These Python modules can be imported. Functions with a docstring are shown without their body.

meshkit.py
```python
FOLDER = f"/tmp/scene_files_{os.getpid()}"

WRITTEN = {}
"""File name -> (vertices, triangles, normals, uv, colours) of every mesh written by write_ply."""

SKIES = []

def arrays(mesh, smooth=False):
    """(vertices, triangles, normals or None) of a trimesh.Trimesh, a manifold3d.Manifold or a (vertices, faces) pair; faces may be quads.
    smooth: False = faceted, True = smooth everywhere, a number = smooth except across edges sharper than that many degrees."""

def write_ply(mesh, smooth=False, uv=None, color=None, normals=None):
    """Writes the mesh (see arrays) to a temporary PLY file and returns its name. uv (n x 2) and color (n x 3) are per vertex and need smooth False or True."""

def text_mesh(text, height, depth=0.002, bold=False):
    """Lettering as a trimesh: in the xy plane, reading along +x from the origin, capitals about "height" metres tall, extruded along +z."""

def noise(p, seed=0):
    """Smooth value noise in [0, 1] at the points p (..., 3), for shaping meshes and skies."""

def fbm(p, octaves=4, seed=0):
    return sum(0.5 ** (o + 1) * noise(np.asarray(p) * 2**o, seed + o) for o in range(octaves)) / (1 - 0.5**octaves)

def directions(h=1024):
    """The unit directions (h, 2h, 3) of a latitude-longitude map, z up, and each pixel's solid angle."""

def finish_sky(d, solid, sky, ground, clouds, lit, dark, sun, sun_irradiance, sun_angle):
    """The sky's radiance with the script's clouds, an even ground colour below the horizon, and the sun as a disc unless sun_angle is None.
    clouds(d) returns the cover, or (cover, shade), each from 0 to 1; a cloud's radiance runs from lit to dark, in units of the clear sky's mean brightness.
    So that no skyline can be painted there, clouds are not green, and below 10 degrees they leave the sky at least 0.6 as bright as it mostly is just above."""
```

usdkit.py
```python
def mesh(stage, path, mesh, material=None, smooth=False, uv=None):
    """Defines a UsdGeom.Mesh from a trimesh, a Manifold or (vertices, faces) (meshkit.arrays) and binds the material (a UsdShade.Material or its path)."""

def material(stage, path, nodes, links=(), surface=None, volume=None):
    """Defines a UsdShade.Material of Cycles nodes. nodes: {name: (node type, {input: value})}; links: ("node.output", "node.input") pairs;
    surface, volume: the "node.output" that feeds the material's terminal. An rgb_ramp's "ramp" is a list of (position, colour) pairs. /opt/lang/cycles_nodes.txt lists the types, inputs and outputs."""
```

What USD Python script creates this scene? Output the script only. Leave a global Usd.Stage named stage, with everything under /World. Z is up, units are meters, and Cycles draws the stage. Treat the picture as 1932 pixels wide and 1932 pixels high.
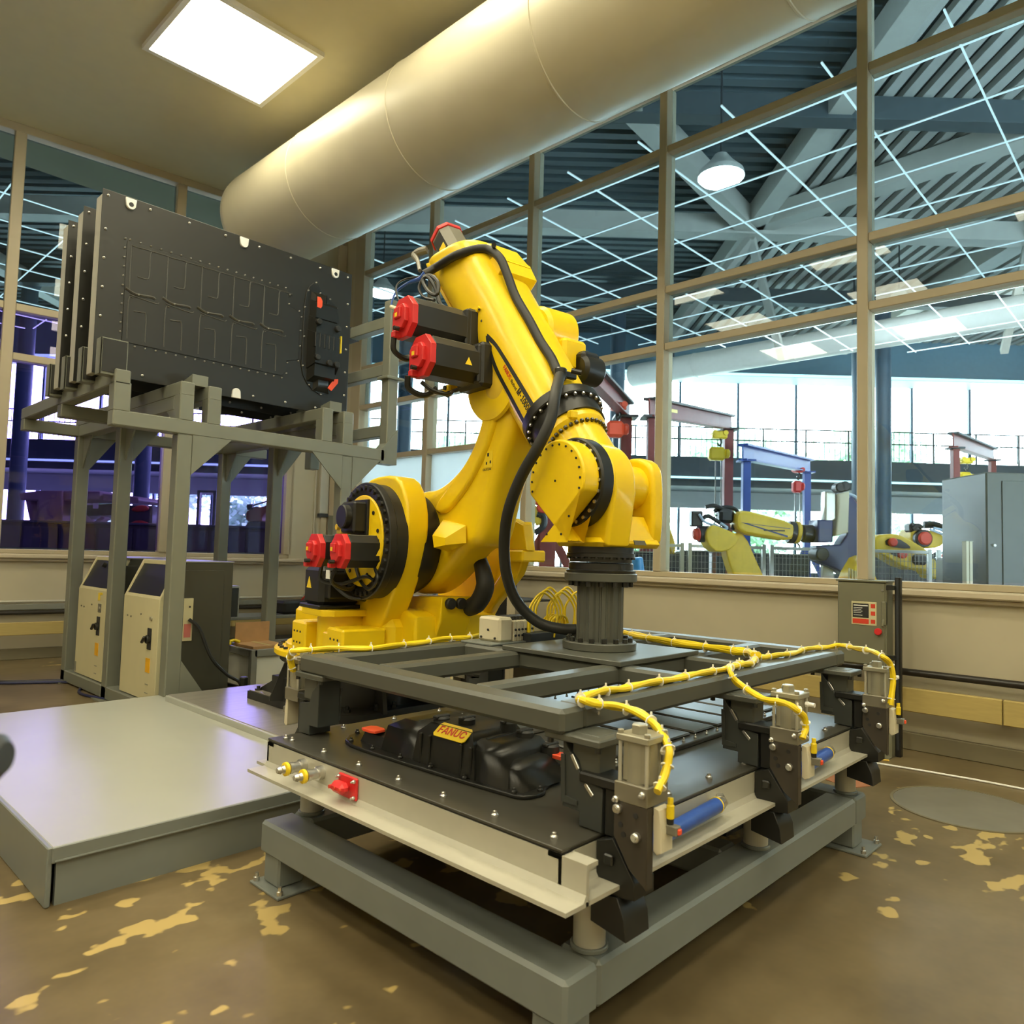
import math, random, numpy as np, trimesh, usdkit, meshkit
import shapely.geometry as sg
from pxr import Usd, UsdGeom, UsdLux, UsdShade, Sdf, Gf
random.seed(7); rng = np.random.default_rng(7)
stage = Usd.Stage.CreateInMemory()
UsdGeom.SetStageUpAxis(stage, 'Z'); UsdGeom.SetStageMetersPerUnit(stage, 1.0)
UsdGeom.Xform.Define(stage, '/World'); UsdGeom.Scope.Define(stage, '/World/Looks')
PI = math.pi
# ------------------------------------------------------------------ camera
CAM_RIGHT, CAM_UP, CAM_FWD, CAM_POS = ([0.686,-0.727,0.027], [-0.061,-0.02,0.998], [0.725,0.686,0.058], (0, 0, 1.4))
cam = UsdGeom.Camera.Define(stage, '/World/Camera')
cam.CreateHorizontalApertureAttr(36.0); cam.CreateVerticalApertureAttr(36.0)
cam.CreateFocalLengthAttr(36.0 * 1389.5 / 1932); cam.CreateClippingRangeAttr(Gf.Vec2f(0.05, 500))
cam.CreateFStopAttr(4.0); cam.CreateFocusDistanceAttr(4.0)
EXPOSURE = 0.0
cam.CreateExposureAttr(EXPOSURE)
_r, _u, _b = np.array([0.686,-0.727,0.027]), np.array([-0.061,-0.02,0.998]), -np.array([0.725,0.686,0.058])
_r /= np.linalg.norm(_r); _u = _u - _r * (_u @ _r); _u /= np.linalg.norm(_u); _b = np.cross(_r, _u)
cam.AddTransformOp().Set(Gf.Matrix4d(*_r, 0, *_u, 0, *_b, 0, *CAM_POS, 1))

# ------------------------------------------------------------------ materials
def M(name, col, rough=.5, metal=0., var=.05, scale=6., bump=0., coat=0., spec=.5, stretch=None):
    col = np.array(col, float)
    n = {'tc': ('texture_coordinate', {}), 'mp': ('mapping', {'scale': stretch or (1, 1, 1)}),
         'no': ('noise_texture', {'scale': scale, 'detail': 4.0, 'roughness': .6}),
         'ra': ('rgb_ramp', {'ramp': [(.3, tuple(col * (1 - var))), (.7, tuple(np.minimum(col * (1 + var), 1)))]}),
         'p': ('principled_bsdf', {'roughness': rough, 'metallic': metal, 'coat_weight': coat, 'coat_roughness': .08, 'specular_ior_level': spec})}
    l = [('tc.object', 'mp.vector'), ('mp.vector', 'no.vector'), ('no.fac', 'ra.fac'), ('ra.color', 'p.base_color')]
    if bump:
        n['bu'] = ('bump', {'strength': bump, 'distance': .01})
        l += [('no.fac', 'bu.height'), ('bu.normal', 'p.normal')]
    return usdkit.material(stage, '/World/Looks/' + name, n, l, surface='p.BSDF')
def EM(name, col, s):
    return usdkit.material(stage, '/World/Looks/' + name, {'e': ('emission', {'color': col, 'strength': s})}, [], surface='e.emission')
def GLASS(name, tint, refl=.8, rough=0.0):
    """window pane: tint twice (two faces) and a mirror share that grows towards grazing view"""
    return usdkit.material(stage, '/World/Looks/' + name, {
        't': ('transparent_bsdf', {'color': tint}), 'g': ('glossy_bsdf', {'color': (1, 1, 1), 'roughness': rough}),
        'l': ('layer_weight', {'blend': .5}), 'pw': ('math', {'math_type': 'power', 'value2': 4.5}), 'mu': ('math', {'math_type': 'multiply_add', 'value2': refl, 'value3': .025}), 'm': ('mix_closure', {})},
        [('l.facing', 'pw.value1'), ('pw.value', 'mu.value1'), ('mu.value', 'm.fac'), ('t.BSDF', 'm.closure1'), ('g.BSDF', 'm.closure2')], surface='m.closure')

# ---- lights: sky outside the far windows, ceiling panels in the room, high bays in the hall (built further down)
SKY = 7.0; PANEL = 15.0; BAY = 70.0; GRID = 2.4
dome = UsdLux.DomeLight.Define(stage, '/World/Sky')
dome.CreateColorAttr(Gf.Vec3f(.80, .93, 1.0)); dome.CreateIntensityAttr(SKY)

m = {}
m['yellow'] = M('robot_yellow', (.86, .585, .005), .38, var=.02, scale=3, coat=.12, spec=.4)
m['oldyellow'] = M('worn_yellow', (.70, .46, .03), .45, var=.08)
m['black'] = M('satin_black', (.012, .012, .010), .42, var=.2)
m['blackmetal'] = M('black_steel', (.016, .016, .014), .32, var=.2, spec=.6)
m['rubber'] = M('rubber', (.014, .014, .012), .55, var=.2)
m['red'] = M('motor_red', (.62, .025, .025), .4, var=.04)
m['orange'] = M('orange_plastic', (.85, .09, .03), .4, var=.03)
m['motorgrey'] = M('motor_grey', (.16, .15, .115), .45, var=.05)
m['frame'] = M('frame_grey', (.082, .084, .068), .40, var=.05, scale=4)
m['jaw'] = M('jaw_grey', (.042, .046, .042), .45, var=.08)
m['rack'] = M('rack_grey', (.18, .185, .145), .42, var=.03)
m['tablegrey'] = M('table_grey', (.185, .200, .185), .42, var=.04)
m['deck'] = M('deck_paint', (.37, .375, .325), .33, var=.03, scale=1.5, spec=.5)
m['riser'] = M('riser_paint', (.235, .215, .185), .28, var=.10, scale=3, stretch=(1, 9, 1))
m['pedestal'] = M('pedestal_black', (.020, .020, .018), .38, var=.2)
m['alu'] = M('brushed_aluminium', (.60, .585, .51), .38, metal=.75, var=.05, scale=12)
m['channel'] = M('channel_paint', (.46, .44, .36), .42, metal=.2, var=.05)
m['steel'] = M('bright_steel', (.62, .61, .57), .25, metal=.9, var=.05)
m['cover'] = M('pack_cover', (.050, .047, .036), .36, var=.05, scale=3)
m['coverblack'] = M('panel_cover', (.015, .0145, .011), .42, var=.08, scale=3)
m['plastic'] = M('moulded_black', (.012, .012, .010), .33, var=.15, bump=.05, scale=60)
m['cyl'] = M('cylinder_body', (.335, .315, .235), .38, metal=.35, var=.03)
m['cyldark'] = M('cylinder_block', (.20, .18, .13), .40, metal=.3, var=.04)
m['bracket'] = M('bracket_brown', (.060, .050, .038), .42, metal=.3, var=.08)
m['cream'] = M('cream_plastic', (.62, .56, .40), .45, var=.02)
m['blue'] = M('blue_hose', (.03, .085, .36), .35, var=.10, scale=20)
m['cable'] = M('yellow_cable', (.82, .60, .01), .40, var=.03)
m['white'] = M('white_plastic', (.80, .79, .74), .45, var=.02)
m['stickery'] = M('sticker_yellow', (.86, .62, .02), .4, var=.02)
m['stickero'] = M('sticker_orange', (.80, .40, .01), .4, var=.02)
m['print'] = M('print_dark', (.02, .02, .02), .5, var=.0)
m['printred'] = M('print_red', (.62, .05, .02), .5, var=.0)
m['wall'] = M('wall_paint', (.47, .42, .30), .6, var=.03, scale=2)
m['trimpaint'] = M('frame_paint', (.42, .355, .24), .42, var=.03, scale=2)
m['sill'] = M('sill_paint', (.52, .45, .33), .38, var=.02, scale=2)
m['skirt'] = M('skirting', (.17, .145, .085), .5, var=.06)
m['board'] = M('bumper_board', (.44, .335, .115), .5, var=.06, stretch=(1, 1, 8))
m['pipe'] = M('black_pipe', (.022, .018, .014), .35, var=.2)
m['conduit'] = M('conduit', (.52, .50, .42), .35, metal=.3, var=.03)
m['ceil'] = M('ceiling_paint', (.62, .56, .36), .7, var=.02)
m['duct'] = M('duct_paint', (.52, .475, .335), .42, var=.04, scale=2)
m['box'] = M('enclosure_grey', (.165, .160, .105), .45, var=.04)
m['ctrl'] = M('controller_cream', (.58, .525, .31), .45, var=.02)
m['ctrldark'] = M('controller_side', (.048, .046, .030), .5, var=.06)
m['panelblack'] = M('operator_panel', (.022, .022, .021), .3, var=.1)
m['cardboard'] = M('cardboard', (.42, .235, .095), .75, var=.08, scale=10)
m['bin'] = M('bin_white', (.55, .55, .47), .5, var=.02)
m['binframe'] = M('bin_frame', (.24, .245, .21), .42, metal=.3, var=.04)
m['purplegrey'] = M('machine_mauve', (.30, .20, .22), .5, var=.05)
m['bluepaint'] = M('gantry_blue', (.02, .065, .33), .4, var=.06)
m['navy'] = M('tool_navy', (.03, .04, .13), .4, var=.08)
m['craneRed'] = M('crane_red', (.20, .035, .03), .5, var=.08)
m['craneDark'] = M('crane_top', (.05, .045, .045), .5, var=.08)
m['fence'] = M('fence_alu', (.50, .50, .46), .4, metal=.5, var=.03)
m['column'] = M('column_blue', (.045, .085, .125), .5, var=.05)
m['slab'] = M('slab_dark', (.045, .065, .080), .6, var=.06)
m['fascia'] = M('fascia_blue', (.10, .19, .25), .6, var=.05)
m['cove'] = EM('cove_light', (.55, .95, 1.0), 2.0)  # emissive cyan for the bright edge strips of ledge and balcony slab
m['shade'] = M('roller_shade', (.42, .46, .47), .8, var=.02)
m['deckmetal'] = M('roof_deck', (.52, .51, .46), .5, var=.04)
m['beam'] = M('roof_beam', (.50, .48, .42), .5, var=.04)
m['dark'] = M('dark_grey', (.03, .033, .036), .5, var=.1)
m['darkroof'] = M('dark_roof', (.05, .065, .07), .6, var=.1)
m['cabinet'] = M('cabinet_grey', (.075, .080, .065), .4, var=.05)
m['hallfloor'] = M('hall_floor', (.30, .30, .27), .35, var=.06)
m['hallduct'] = M('hall_duct', (.62, .62, .58), .45, var=.03)
m['panelglow'] = EM('ceiling_panel', (1.0, .92, .66), PANEL)
m['bayglow'] = EM('high_bay', (.88, .97, 1.0), BAY)
m['gridglow'] = EM('linear_light', (.80, .97, 1.0), GRID)
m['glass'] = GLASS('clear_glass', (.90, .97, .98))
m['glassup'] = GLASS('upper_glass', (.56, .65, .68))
m['purple'] = GLASS('purple_glass', (.58, .49, .88))
m['leaf'] = usdkit.material(stage, '/World/Looks/leaf', {'d': ('diffuse_bsdf', {'color': (.30, .42, .30)}), 't': ('translucent_bsdf', {'color': (.50, .72, .50)}), 'x': ('mix_closure', {'fac': .5})},
    [('d.BSDF', 'x.closure1'), ('t.BSDF', 'x.closure2')], surface='x.closure')
m['pinklabel'] = M('pink_label', (.55, .16, .13), .5); m['cablenavy'] = M('navy_cable', (.012, .015, .06), .5)
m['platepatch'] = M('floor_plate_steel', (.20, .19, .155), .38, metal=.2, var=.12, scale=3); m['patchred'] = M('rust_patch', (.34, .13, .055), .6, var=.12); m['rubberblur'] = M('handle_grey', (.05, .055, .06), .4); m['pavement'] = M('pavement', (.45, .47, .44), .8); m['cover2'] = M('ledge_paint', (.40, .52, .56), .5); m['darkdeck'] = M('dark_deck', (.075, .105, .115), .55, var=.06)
m['hosepale'] = M('pale_hose', (.42, .52, .66), .4); m['drumblue'] = M('drum_blue', (.05, .25, .55), .35); m['rustbrown'] = M('rust_brown', (.20, .08, .03), .5)
m['bark'] = M('bark', (.12, .09, .06), .8)
m['frost'] = usdkit.material(stage, '/World/Looks/frosted_glass', {'d': ('diffuse_bsdf', {'color': (.70, .86, .95)}), 't': ('translucent_bsdf', {'color': (.90, .98, 1.0)}), 'x': ('mix_closure', {'fac': .88})},
    [('d.BSDF', 'x.closure1'), ('t.BSDF', 'x.closure2')], surface='x.closure')
m['floor'] = usdkit.material(stage, '/World/Looks/floor_concrete', {
    'g': ('geometry', {}), 'n1': ('noise_texture', {'scale': .9, 'detail': 6.0, 'roughness': .65}),
    'r1': ('rgb_ramp', {'ramp': [(.30, (.085, .060, .026)), (.55, (.16, .118, .058)), (.75, (.22, .175, .095))]}),
    'mp': ('mapping', {'scale': (5.0, 6.5, 1)}), 'n2': ('noise_texture', {'scale': 1.0, 'detail': 2.5, 'roughness': .5}),
    'n3': ('noise_texture', {'scale': .35, 'detail': 1.0}), 'ad': ('math', {'math_type': 'multiply'}),
    'r2': ('rgb_ramp', {'ramp': [(.325, (0, 0, 0)), (.34, (1, 1, 1))]}),
    'mx': ('mix', {'color2': (.44, .32, .115)}), 'bu': ('bump', {'strength': .15, 'distance': .01}),
    'p': ('principled_bsdf', {'roughness': .42, 'specular_ior_level': .4})},
    [('g.position', 'n1.vector'), ('n1.fac', 'r1.fac'), ('g.position', 'mp.vector'), ('mp.vector', 'n2.vector'), ('g.position', 'n3.vector'),
     ('n2.fac', 'ad.value1'), ('n3.fac', 'ad.value2'), ('ad.value', 'r2.fac'), ('r2.color', 'mx.fac'), ('r1.color', 'mx.color1'), ('mx.color', 'p.base_color'),
     ('n1.fac', 'bu.height'), ('bu.normal', 'p.normal')], surface='p.BSDF')

# ------------------------------------------------------------------ scene helpers
_used = {}
def numbered(parent, name):
    k = (parent, name); n = _used.get(k, 0); _used[k] = n + 1
    return f'{parent}/{name}' + (f'_{n:03d}' if n else '')
def settag(prim, label=None, cat=None, group=None, kind=None):
    for k, v in (('label', label), ('category', cat), ('group', group), ('kind', kind)):
        if v: prim.SetCustomDataByKey(k, v)
    return prim
def thing(name, label, cat, loc=(0, 0, 0), rz=0., group=None, kind=None):
    x = UsdGeom.Xform.Define(stage, numbered('/World', name))
    x.AddTranslateOp().Set(Gf.Vec3d(*map(float, loc)))
    if rz: x.AddRotateZOp().Set(float(rz))
    return settag(x.GetPrim(), label, cat, group, kind)
def part(parent, name, mesh, mat, label=None, smooth=30, kind=None):
    par = parent if isinstance(parent, str) else str(parent.GetPath())
    if isinstance(mesh, list): mesh = trimesh.util.concatenate(mesh)
    p = usdkit.mesh(stage, numbered(par, name), mesh, m[mat], smooth=smooth)
    return settag(p.GetPrim(), label, None, None, kind)
def single(name, mesh, mat, label=None, cat=None, group=None, kind=None, smooth=30):
    p = part('/World', name, mesh, mat, smooth=smooth)
    return settag(p, label, cat, group, kind)
def copyof(src, loc, rz=0., label=None, group=None):
    name = src.GetName(); name = name if not name[-3:].isdigit() else name[:-4]
    was = src.GetCustomData()
    x = UsdGeom.Xform.Define(stage, numbered('/World', name))
    p = x.GetPrim(); p.GetReferences().AddInternalReference(src.GetPath()); p.SetInstanceable(True)
    x.ClearXformOpOrder(); x.AddTranslateOp().Set(Gf.Vec3d(*map(float, loc)))
    x.AddRotateZOp().Set(float(rz))
    return settag(p, label or was['label'], was['category'], group or was.get('group'))

# ------------------------------------------------------------------ shape helpers
TM = trimesh.Trimesh
def box(x0, x1, y0, y1, z0, z1, c=0.):
    x0, x1 = sorted((x0, x1)); y0, y1 = sorted((y0, y1)); z0, z1 = sorted((z0, z1))
    c = min(c, .45 * min(x1 - x0, y1 - y0, z1 - z0))
    if c <= 0:
        return trimesh.creation.box(bounds=[[x0, y0, z0], [x1, y1, z1]])
    p = []
    for x, sx in ((x0, 1), (x1, -1)):
        for y, sy in ((y0, 1), (y1, -1)):
            for z, sz in ((z0, 1), (z1, -1)):
                p += [(x, y + sy * c, z + sz * c), (x + sx * c, y, z + sz * c), (x + sx * c, y + sy * c, z)]
    return trimesh.convex.convex_hull(np.array(p))
def hull(p): return trimesh.convex.convex_hull(np.array(p, float))
def basis(d):
    d = np.array(d, float); d /= np.linalg.norm(d)
    a = np.array([0, 0, 1.]) if abs(d[2]) < .9 else np.array([1., 0, 0])
    u = np.cross(a, d); u /= np.linalg.norm(u)
    return u, np.cross(d, u), d
def lathe(profile, p0=(0, 0, 0), d=(0, 0, 1), n=32, phase=0., cap=True):
    u, v, w = basis(d); t = np.linspace(0, 2 * PI, n, endpoint=False) + phase
    V = []; F = []
    for r, h in profile:
        V.append(np.array(p0) + np.outer(np.cos(t) * r, u) + np.outer(np.sin(t) * r, v) + h * w)
    k = len(profile); V = np.vstack(V)
    for i in range(k - 1):
        for j in range(n):
            a, b, c, e = i * n + j, i * n + (j + 1) % n, (i + 1) * n + (j + 1) % n, (i + 1) * n + j
            F += [(a, b, c), (a, c, e)]
    V = list(V)
    if cap:
        for i, h, flip in ((0, profile[0][1], True), (k - 1, profile[-1][1], False)):
            ci = len(V); V.append(np.array(p0) + h * w)
            for j in range(n):
                a, b = i * n + j, i * n + (j + 1) % n
                F.append((ci, b, a) if flip else (ci, a, b))
    return TM(np.array(V), np.array(F), process=False)
def cyl(p0, p1, r, n=20, c=0., r1=None):
    p0, p1 = np.array(p0, float), np.array(p1, float); L = np.linalg.norm(p1 - p0); r1 = r if r1 is None else r1
    prof = [(r - c, 0), (r, c), (r1, L - c), (r1 - c, L)] if c else [(r, 0), (r1, L)]
    return lathe(prof, p0, p1 - p0, n)
def spline(pts, k=8):
    p = np.array(pts, float); q = np.vstack([2 * p[0] - p[1], p, 2 * p[-1] - p[-2]]); out = []
    for i in range(1, len(q) - 2):
        t = np.linspace(0, 1, k, endpoint=False)[:, None]
        a, b, c, d = q[i - 1], q[i], q[i + 1], q[i + 2]
        out.append(.5 * (2 * b + (c - a) * t + (2 * a - 5 * b + 4 * c - d) * t**2 + (3 * b - a - 3 * c + d) * t**3))
    out.append(p[-1:]); return np.vstack(out)
def tube(pts, r, n=10, k=8, smooth=True):
    p = spline(pts, k) if smooth and len(pts) > 2 else np.array(pts, float)
    rr = np.full(len(p), r) if np.ndim(r) == 0 else np.interp(np.linspace(0, 1, len(p)), np.linspace(0, 1, len(r)), r)
    T = np.gradient(p, axis=0); T /= np.linalg.norm(T, axis=1, keepdims=True)
    u, v, _ = basis(T[0]); t = np.linspace(0, 2 * PI, n, endpoint=False); V = []
    for i in range(len(p)):
        u = u - T[i] * (u @ T[i]); u /= np.linalg.norm(u); v = np.cross(T[i], u)
        V.append(p[i] + rr[i] * (np.outer(np.cos(t), u) + np.outer(np.sin(t), v)))
    F = []
    for i in range(len(p) - 1):
        for j in range(n):
            a, b, c, e = i * n + j, i * n + (j + 1) % n, (i + 1) * n + (j + 1) % n, (i + 1) * n + j
            F += [(a, b, c), (a, c, e)]
    V = np.vstack(V); m0 = len(V); V = np.vstack([V, p[:1], p[-1:]])
    for j in range(n):
        F.append((m0, (j + 1) % n, j)); b = (len(p) - 1) * n; F.append((m0 + 1, b + j, b + (j + 1) % n))
    return TM(V, np.array(F), process=False)
def beam(p0, p1, w, h, up=(0, 0, 1), c=0.008):
    p0, p1 = np.array(p0, float), np.array(p1, float); d = p1 - p0; L = np.linalg.norm(d); d /= L
    s = np.cross(up, d); s /= np.linalg.norm(s); t = np.cross(d, s)
    b = box(-w / 2, w / 2, -h / 2, h / 2, 0, L, c)
    T = np.eye(4); T[:3, 0], T[:3, 1], T[:3, 2], T[:3, 3] = s, t, d, p0
    return b.apply_transform(T)
def outline(pts, step=.02, sm=0, k=6):
    """closed outline through pts; sm: rounds of corner cutting"""
    p = np.array(pts, float)
    for _ in range(sm):
        q = np.roll(p, -1, 0); p = np.stack([p * .75 + q * .25, p * .25 + q * .75], 1).reshape(-1, 2)
    if np.sum(p[:, 0] * np.roll(p[:, 1], -1) - np.roll(p[:, 0], -1) * p[:, 1]) < 0: p = p[::-1]
    return p
def prism(pts, a, b, axis='x', bev=0., sm=0, steps=3):
    """outline (closed) extruded from a to b along an axis, both rims rounded by bev"""
    p = outline(pts, sm=sm); n = len(p)
    if bev > 0:
        e = np.roll(p, -1, 0) - p; e /= np.maximum(np.linalg.norm(e, axis=1, keepdims=True), 1e-9)
        nn = np.stack([e[:, 1], -e[:, 0]], 1); pr = np.roll(nn, 1, 0); mn = nn + pr
        mn /= np.maximum((mn * nn).sum(1, keepdims=True), .35); mn = mn
        lay = [(bev * (1 - math.cos(x)), bev * (1 - math.sin(x))) for x in np.linspace(PI / 2, 0, steps + 1)][::-1]
        # (inset, depth from the rim) from rim (inset=bev, depth 0) to side (0, bev)
        lay = [(bev * (1 - math.sin(x)), bev * (1 - math.cos(x))) for x in np.linspace(0, PI / 2, steps + 1)]
        rows = [(p - mn * i, a + dpt) for i, dpt in lay] + [(p - mn * i, b - dpt) for i, dpt in lay[::-1]]
    else:
        rows = [(p, a), (p, b)]
    V = np.vstack([np.c_[q, np.full(n, h)] for q, h in rows]); F = []
    for i in range(len(rows) - 1):
        for j in range(n):
            A, B, C_, D_ = i * n + j, i * n + (j + 1) % n, (i + 1) * n + (j + 1) % n, (i + 1) * n + j
            F += [(A, B, C_), (A, C_, D_)]
    for row, base, flip in ((rows[0][0], 0, True), (rows[-1][0], (len(rows) - 1) * n, False)):
        tri = earcut(row)
        for t in tri: F.append((base + t[0], base + t[1], base + t[2]) if not flip else (base + t[2], base + t[1], base + t[0]))
    if axis == 'x': V = V[:, [2, 0, 1]]
    elif axis == 'y': V = np.c_[V[:, 0], V[:, 2], V[:, 1]]; F = [f[::-1] for f in F]
    return TM(V, np.array(F), process=False)
def earcut(q):
    """ear clipping of a counter-clockwise outline"""
    idx = list(range(len(q))); tri = []
    def cr(a, b, c): return (b[0] - a[0]) * (c[1] - a[1]) - (b[1] - a[1]) * (c[0] - a[0])
    guard = 0
    while len(idx) > 3 and guard < 5000:
        guard += 1; done = False
        best = None
        for i in range(len(idx)):
            a, b, c = idx[i - 1], idx[i], idx[(i + 1) % len(idx)]
            if cr(q[a], q[b], q[c]) <= 1e-12: continue
            ok = True
            for j in idx:
                if j in (a, b, c): continue
                if cr(q[a], q[b], q[j]) >= -1e-12 and cr(q[b], q[c], q[j]) >= -1e-12 and cr(q[c], q[a], q[j]) >= -1e-12: ok = False; break
            if ok: tri.append((a, b, c)); idx.pop(i); done = True; break
        if not done:
            i = min(range(len(idx)), key=lambda i: abs(cr(q[idx[i - 1]], q[idx[i]], q[idx[(i + 1) % len(idx)]])))
            tri.append((idx[i - 1], idx[i], idx[(i + 1) % len(idx)])); idx.pop(i)
    if len(idx) == 3: tri.append(tuple(idx))
    return tri
def circ(cx, cy, r, n=40, a0=0., a1=2 * PI):
    t = np.linspace(a0, a1, n, endpoint=abs(a1 - a0 - 2 * PI) > 1e-6); return [(cx + r * math.cos(x), cy + r * math.sin(x)) for x in t]
def xf(mesh, loc=(0, 0, 0), R=None):
    T = np.eye(4); T[:3, 3] = loc
    if R is not None: T[:3, :3] = R
    mm = mesh.copy(); mm.apply_transform(T); return mm
def cols(a, b, c): return np.array([a, b, c], float).T
def text(s, h, origin, right, up, depth=.0015, bold=False, center=False):
    t = meshkit.text_mesh(s, h, depth, bold); t.apply_translation([-t.bounds[:, 0].mean() if center else 0, -t.bounds[:, 1].mean() if center else 0, 0])
    right = np.array(right, float); right /= np.linalg.norm(right); up = np.array(up, float); up -= right * (up @ right); up /= np.linalg.norm(up)
    return xf(t, origin, cols(right, up, np.cross(right, up)))
def bolts(center, axis, R, n, r, h, a0=0., a1=2 * PI, k=8):
    u, v, w = basis(axis); out = []
    for t in np.linspace(a0, a1, n, endpoint=abs(a1 - a0 - 2 * PI) > 1e-6):
        out.append(lathe([(r, 0), (r, h), (r * .7, h * 1.05)], np.array(center) + R * (math.cos(t) * u + math.sin(t) * v), w, k))
    return out

# ================================================================== the room
S = dict(kind='structure')
XW = 6.45                                     # plane of the glazed wall
single('floor', box(-6, 6.5, -6, 11.5, -.05, 0), 'floor', **S)
single('ceiling', box(-6.2, 6.5, -6.2, 11.5, 6.46, 6.6), 'ceil', **S)
single('wall_rear', box(-6.2, -6, -6.2, 11.8, 0, 6.46), 'wall', **S)
single('wall_near', box(-6, 6.5, -6.2, -6, 0, 6.46), 'wall', **S)
single('wall_right', box(6.30, 6.52, -6, 9.95, 0, 1.20), 'wall', **S)
single('baseboard_right', box(6.25, 6.30, -6, 9.9, 0, .13, .006), 'skirt', **S)
single('trim_1', [box(6.215, 6.40, -6, 9.9, 1.165, 1.222, .012), box(6.26, 6.31, -6, 9.9, 1.13, 1.167, .008)], 'sill', **S)
w1 = thing('window_1', None, None, kind='structure')
MULL = [9.86, 9.37, 7.69, 5.85, 4.015, 2.06, .13, -1.80, -3.7, -5.6]
part(w1, 'bottom_rail', box(6.37, 6.53, -6, 9.9, 1.222, 1.275, .006), 'trimpaint')
part(w1, 'head_rail', box(6.37, 6.53, -6, 9.9, 6.30, 6.46, .006), 'trimpaint')
for i, y in enumerate(MULL):
    w = .12 if i == 1 else .045
    part(w1, 'mullion', box(6.36, 6.54, y - w, y + w, 1.275, 6.30, .006), 'trimpaint')
part(w1, 'corner_panel', box(6.42, 6.5, 9.49, 9.81, 1.275, 6.3), 'wall')
ROWS = [1.275, 3.55, 4.14, 5.62, 6.30]
for i in range(1, len(MULL) - 1):
    y1, y0 = MULL[i], MULL[i + 1]; rows = list(ROWS)
    if y0 > 5.5: rows.insert(1, 2.76)
    for k in range(len(rows) - 1):
        if k: part(w1, 'rail', box(6.375, 6.525, y0 + .045, y1 - .045, rows[k] - .037, rows[k] + .037, .006), 'trimpaint')
        fr = y0 > 5.5 and k == 0
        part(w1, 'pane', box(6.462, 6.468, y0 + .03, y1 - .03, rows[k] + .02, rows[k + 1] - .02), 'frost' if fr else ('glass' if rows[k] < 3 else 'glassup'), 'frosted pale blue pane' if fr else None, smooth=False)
# left wall, turned seven degrees from square
LW = (6.45, 9.863, 0); LR = -6.87
wl = thing('wall_left', None, None, LW, LR, kind='structure')
part(wl, 'lower_wall', box(-12.5, .3, .0, .25, 0, 1.22), 'wall')
part(wl, 'pilaster', box(-.76, .1, -.02, .25, 1.2, 6.46), 'wall')
bl = thing('baseboard_left', None, None, LW, LR, kind='structure')
part(bl, 'skirting', box(-12.5, -.05, -.05, 0, 0, .13, .006), 'skirt')
t2 = thing('trim_2', None, None, LW, LR, kind='structure')
part(t2, 'sill', [box(-12.5, -.54, -.09, .1, 1.20, 1.255, .012), box(-12.5, -.56, -.05, 0, 1.165, 1.2, .008)], 'sill')
w2 = thing('window_2', None, None, LW, LR, kind='structure')
part(w2, 'bottom_rail', box(-12.5, -.76, -.0, .16, 1.255, 1.31, .006), 'trimpaint')
part(w2, 'head_rail', box(-12.5, -.76, -.02, .16, 6.36, 6.46, .006), 'trimpaint')
ML = [-.78, -2.50, -4.36, -6.24, -8.1, -10.0, -12]
for x in ML: part(w2, 'mullion', box(x - .06, x + .06, -.02, .16, 1.31, 6.36, .006), 'trimpaint')
RL = [1.31, 3.62, 4.22, 6.36]
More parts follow.
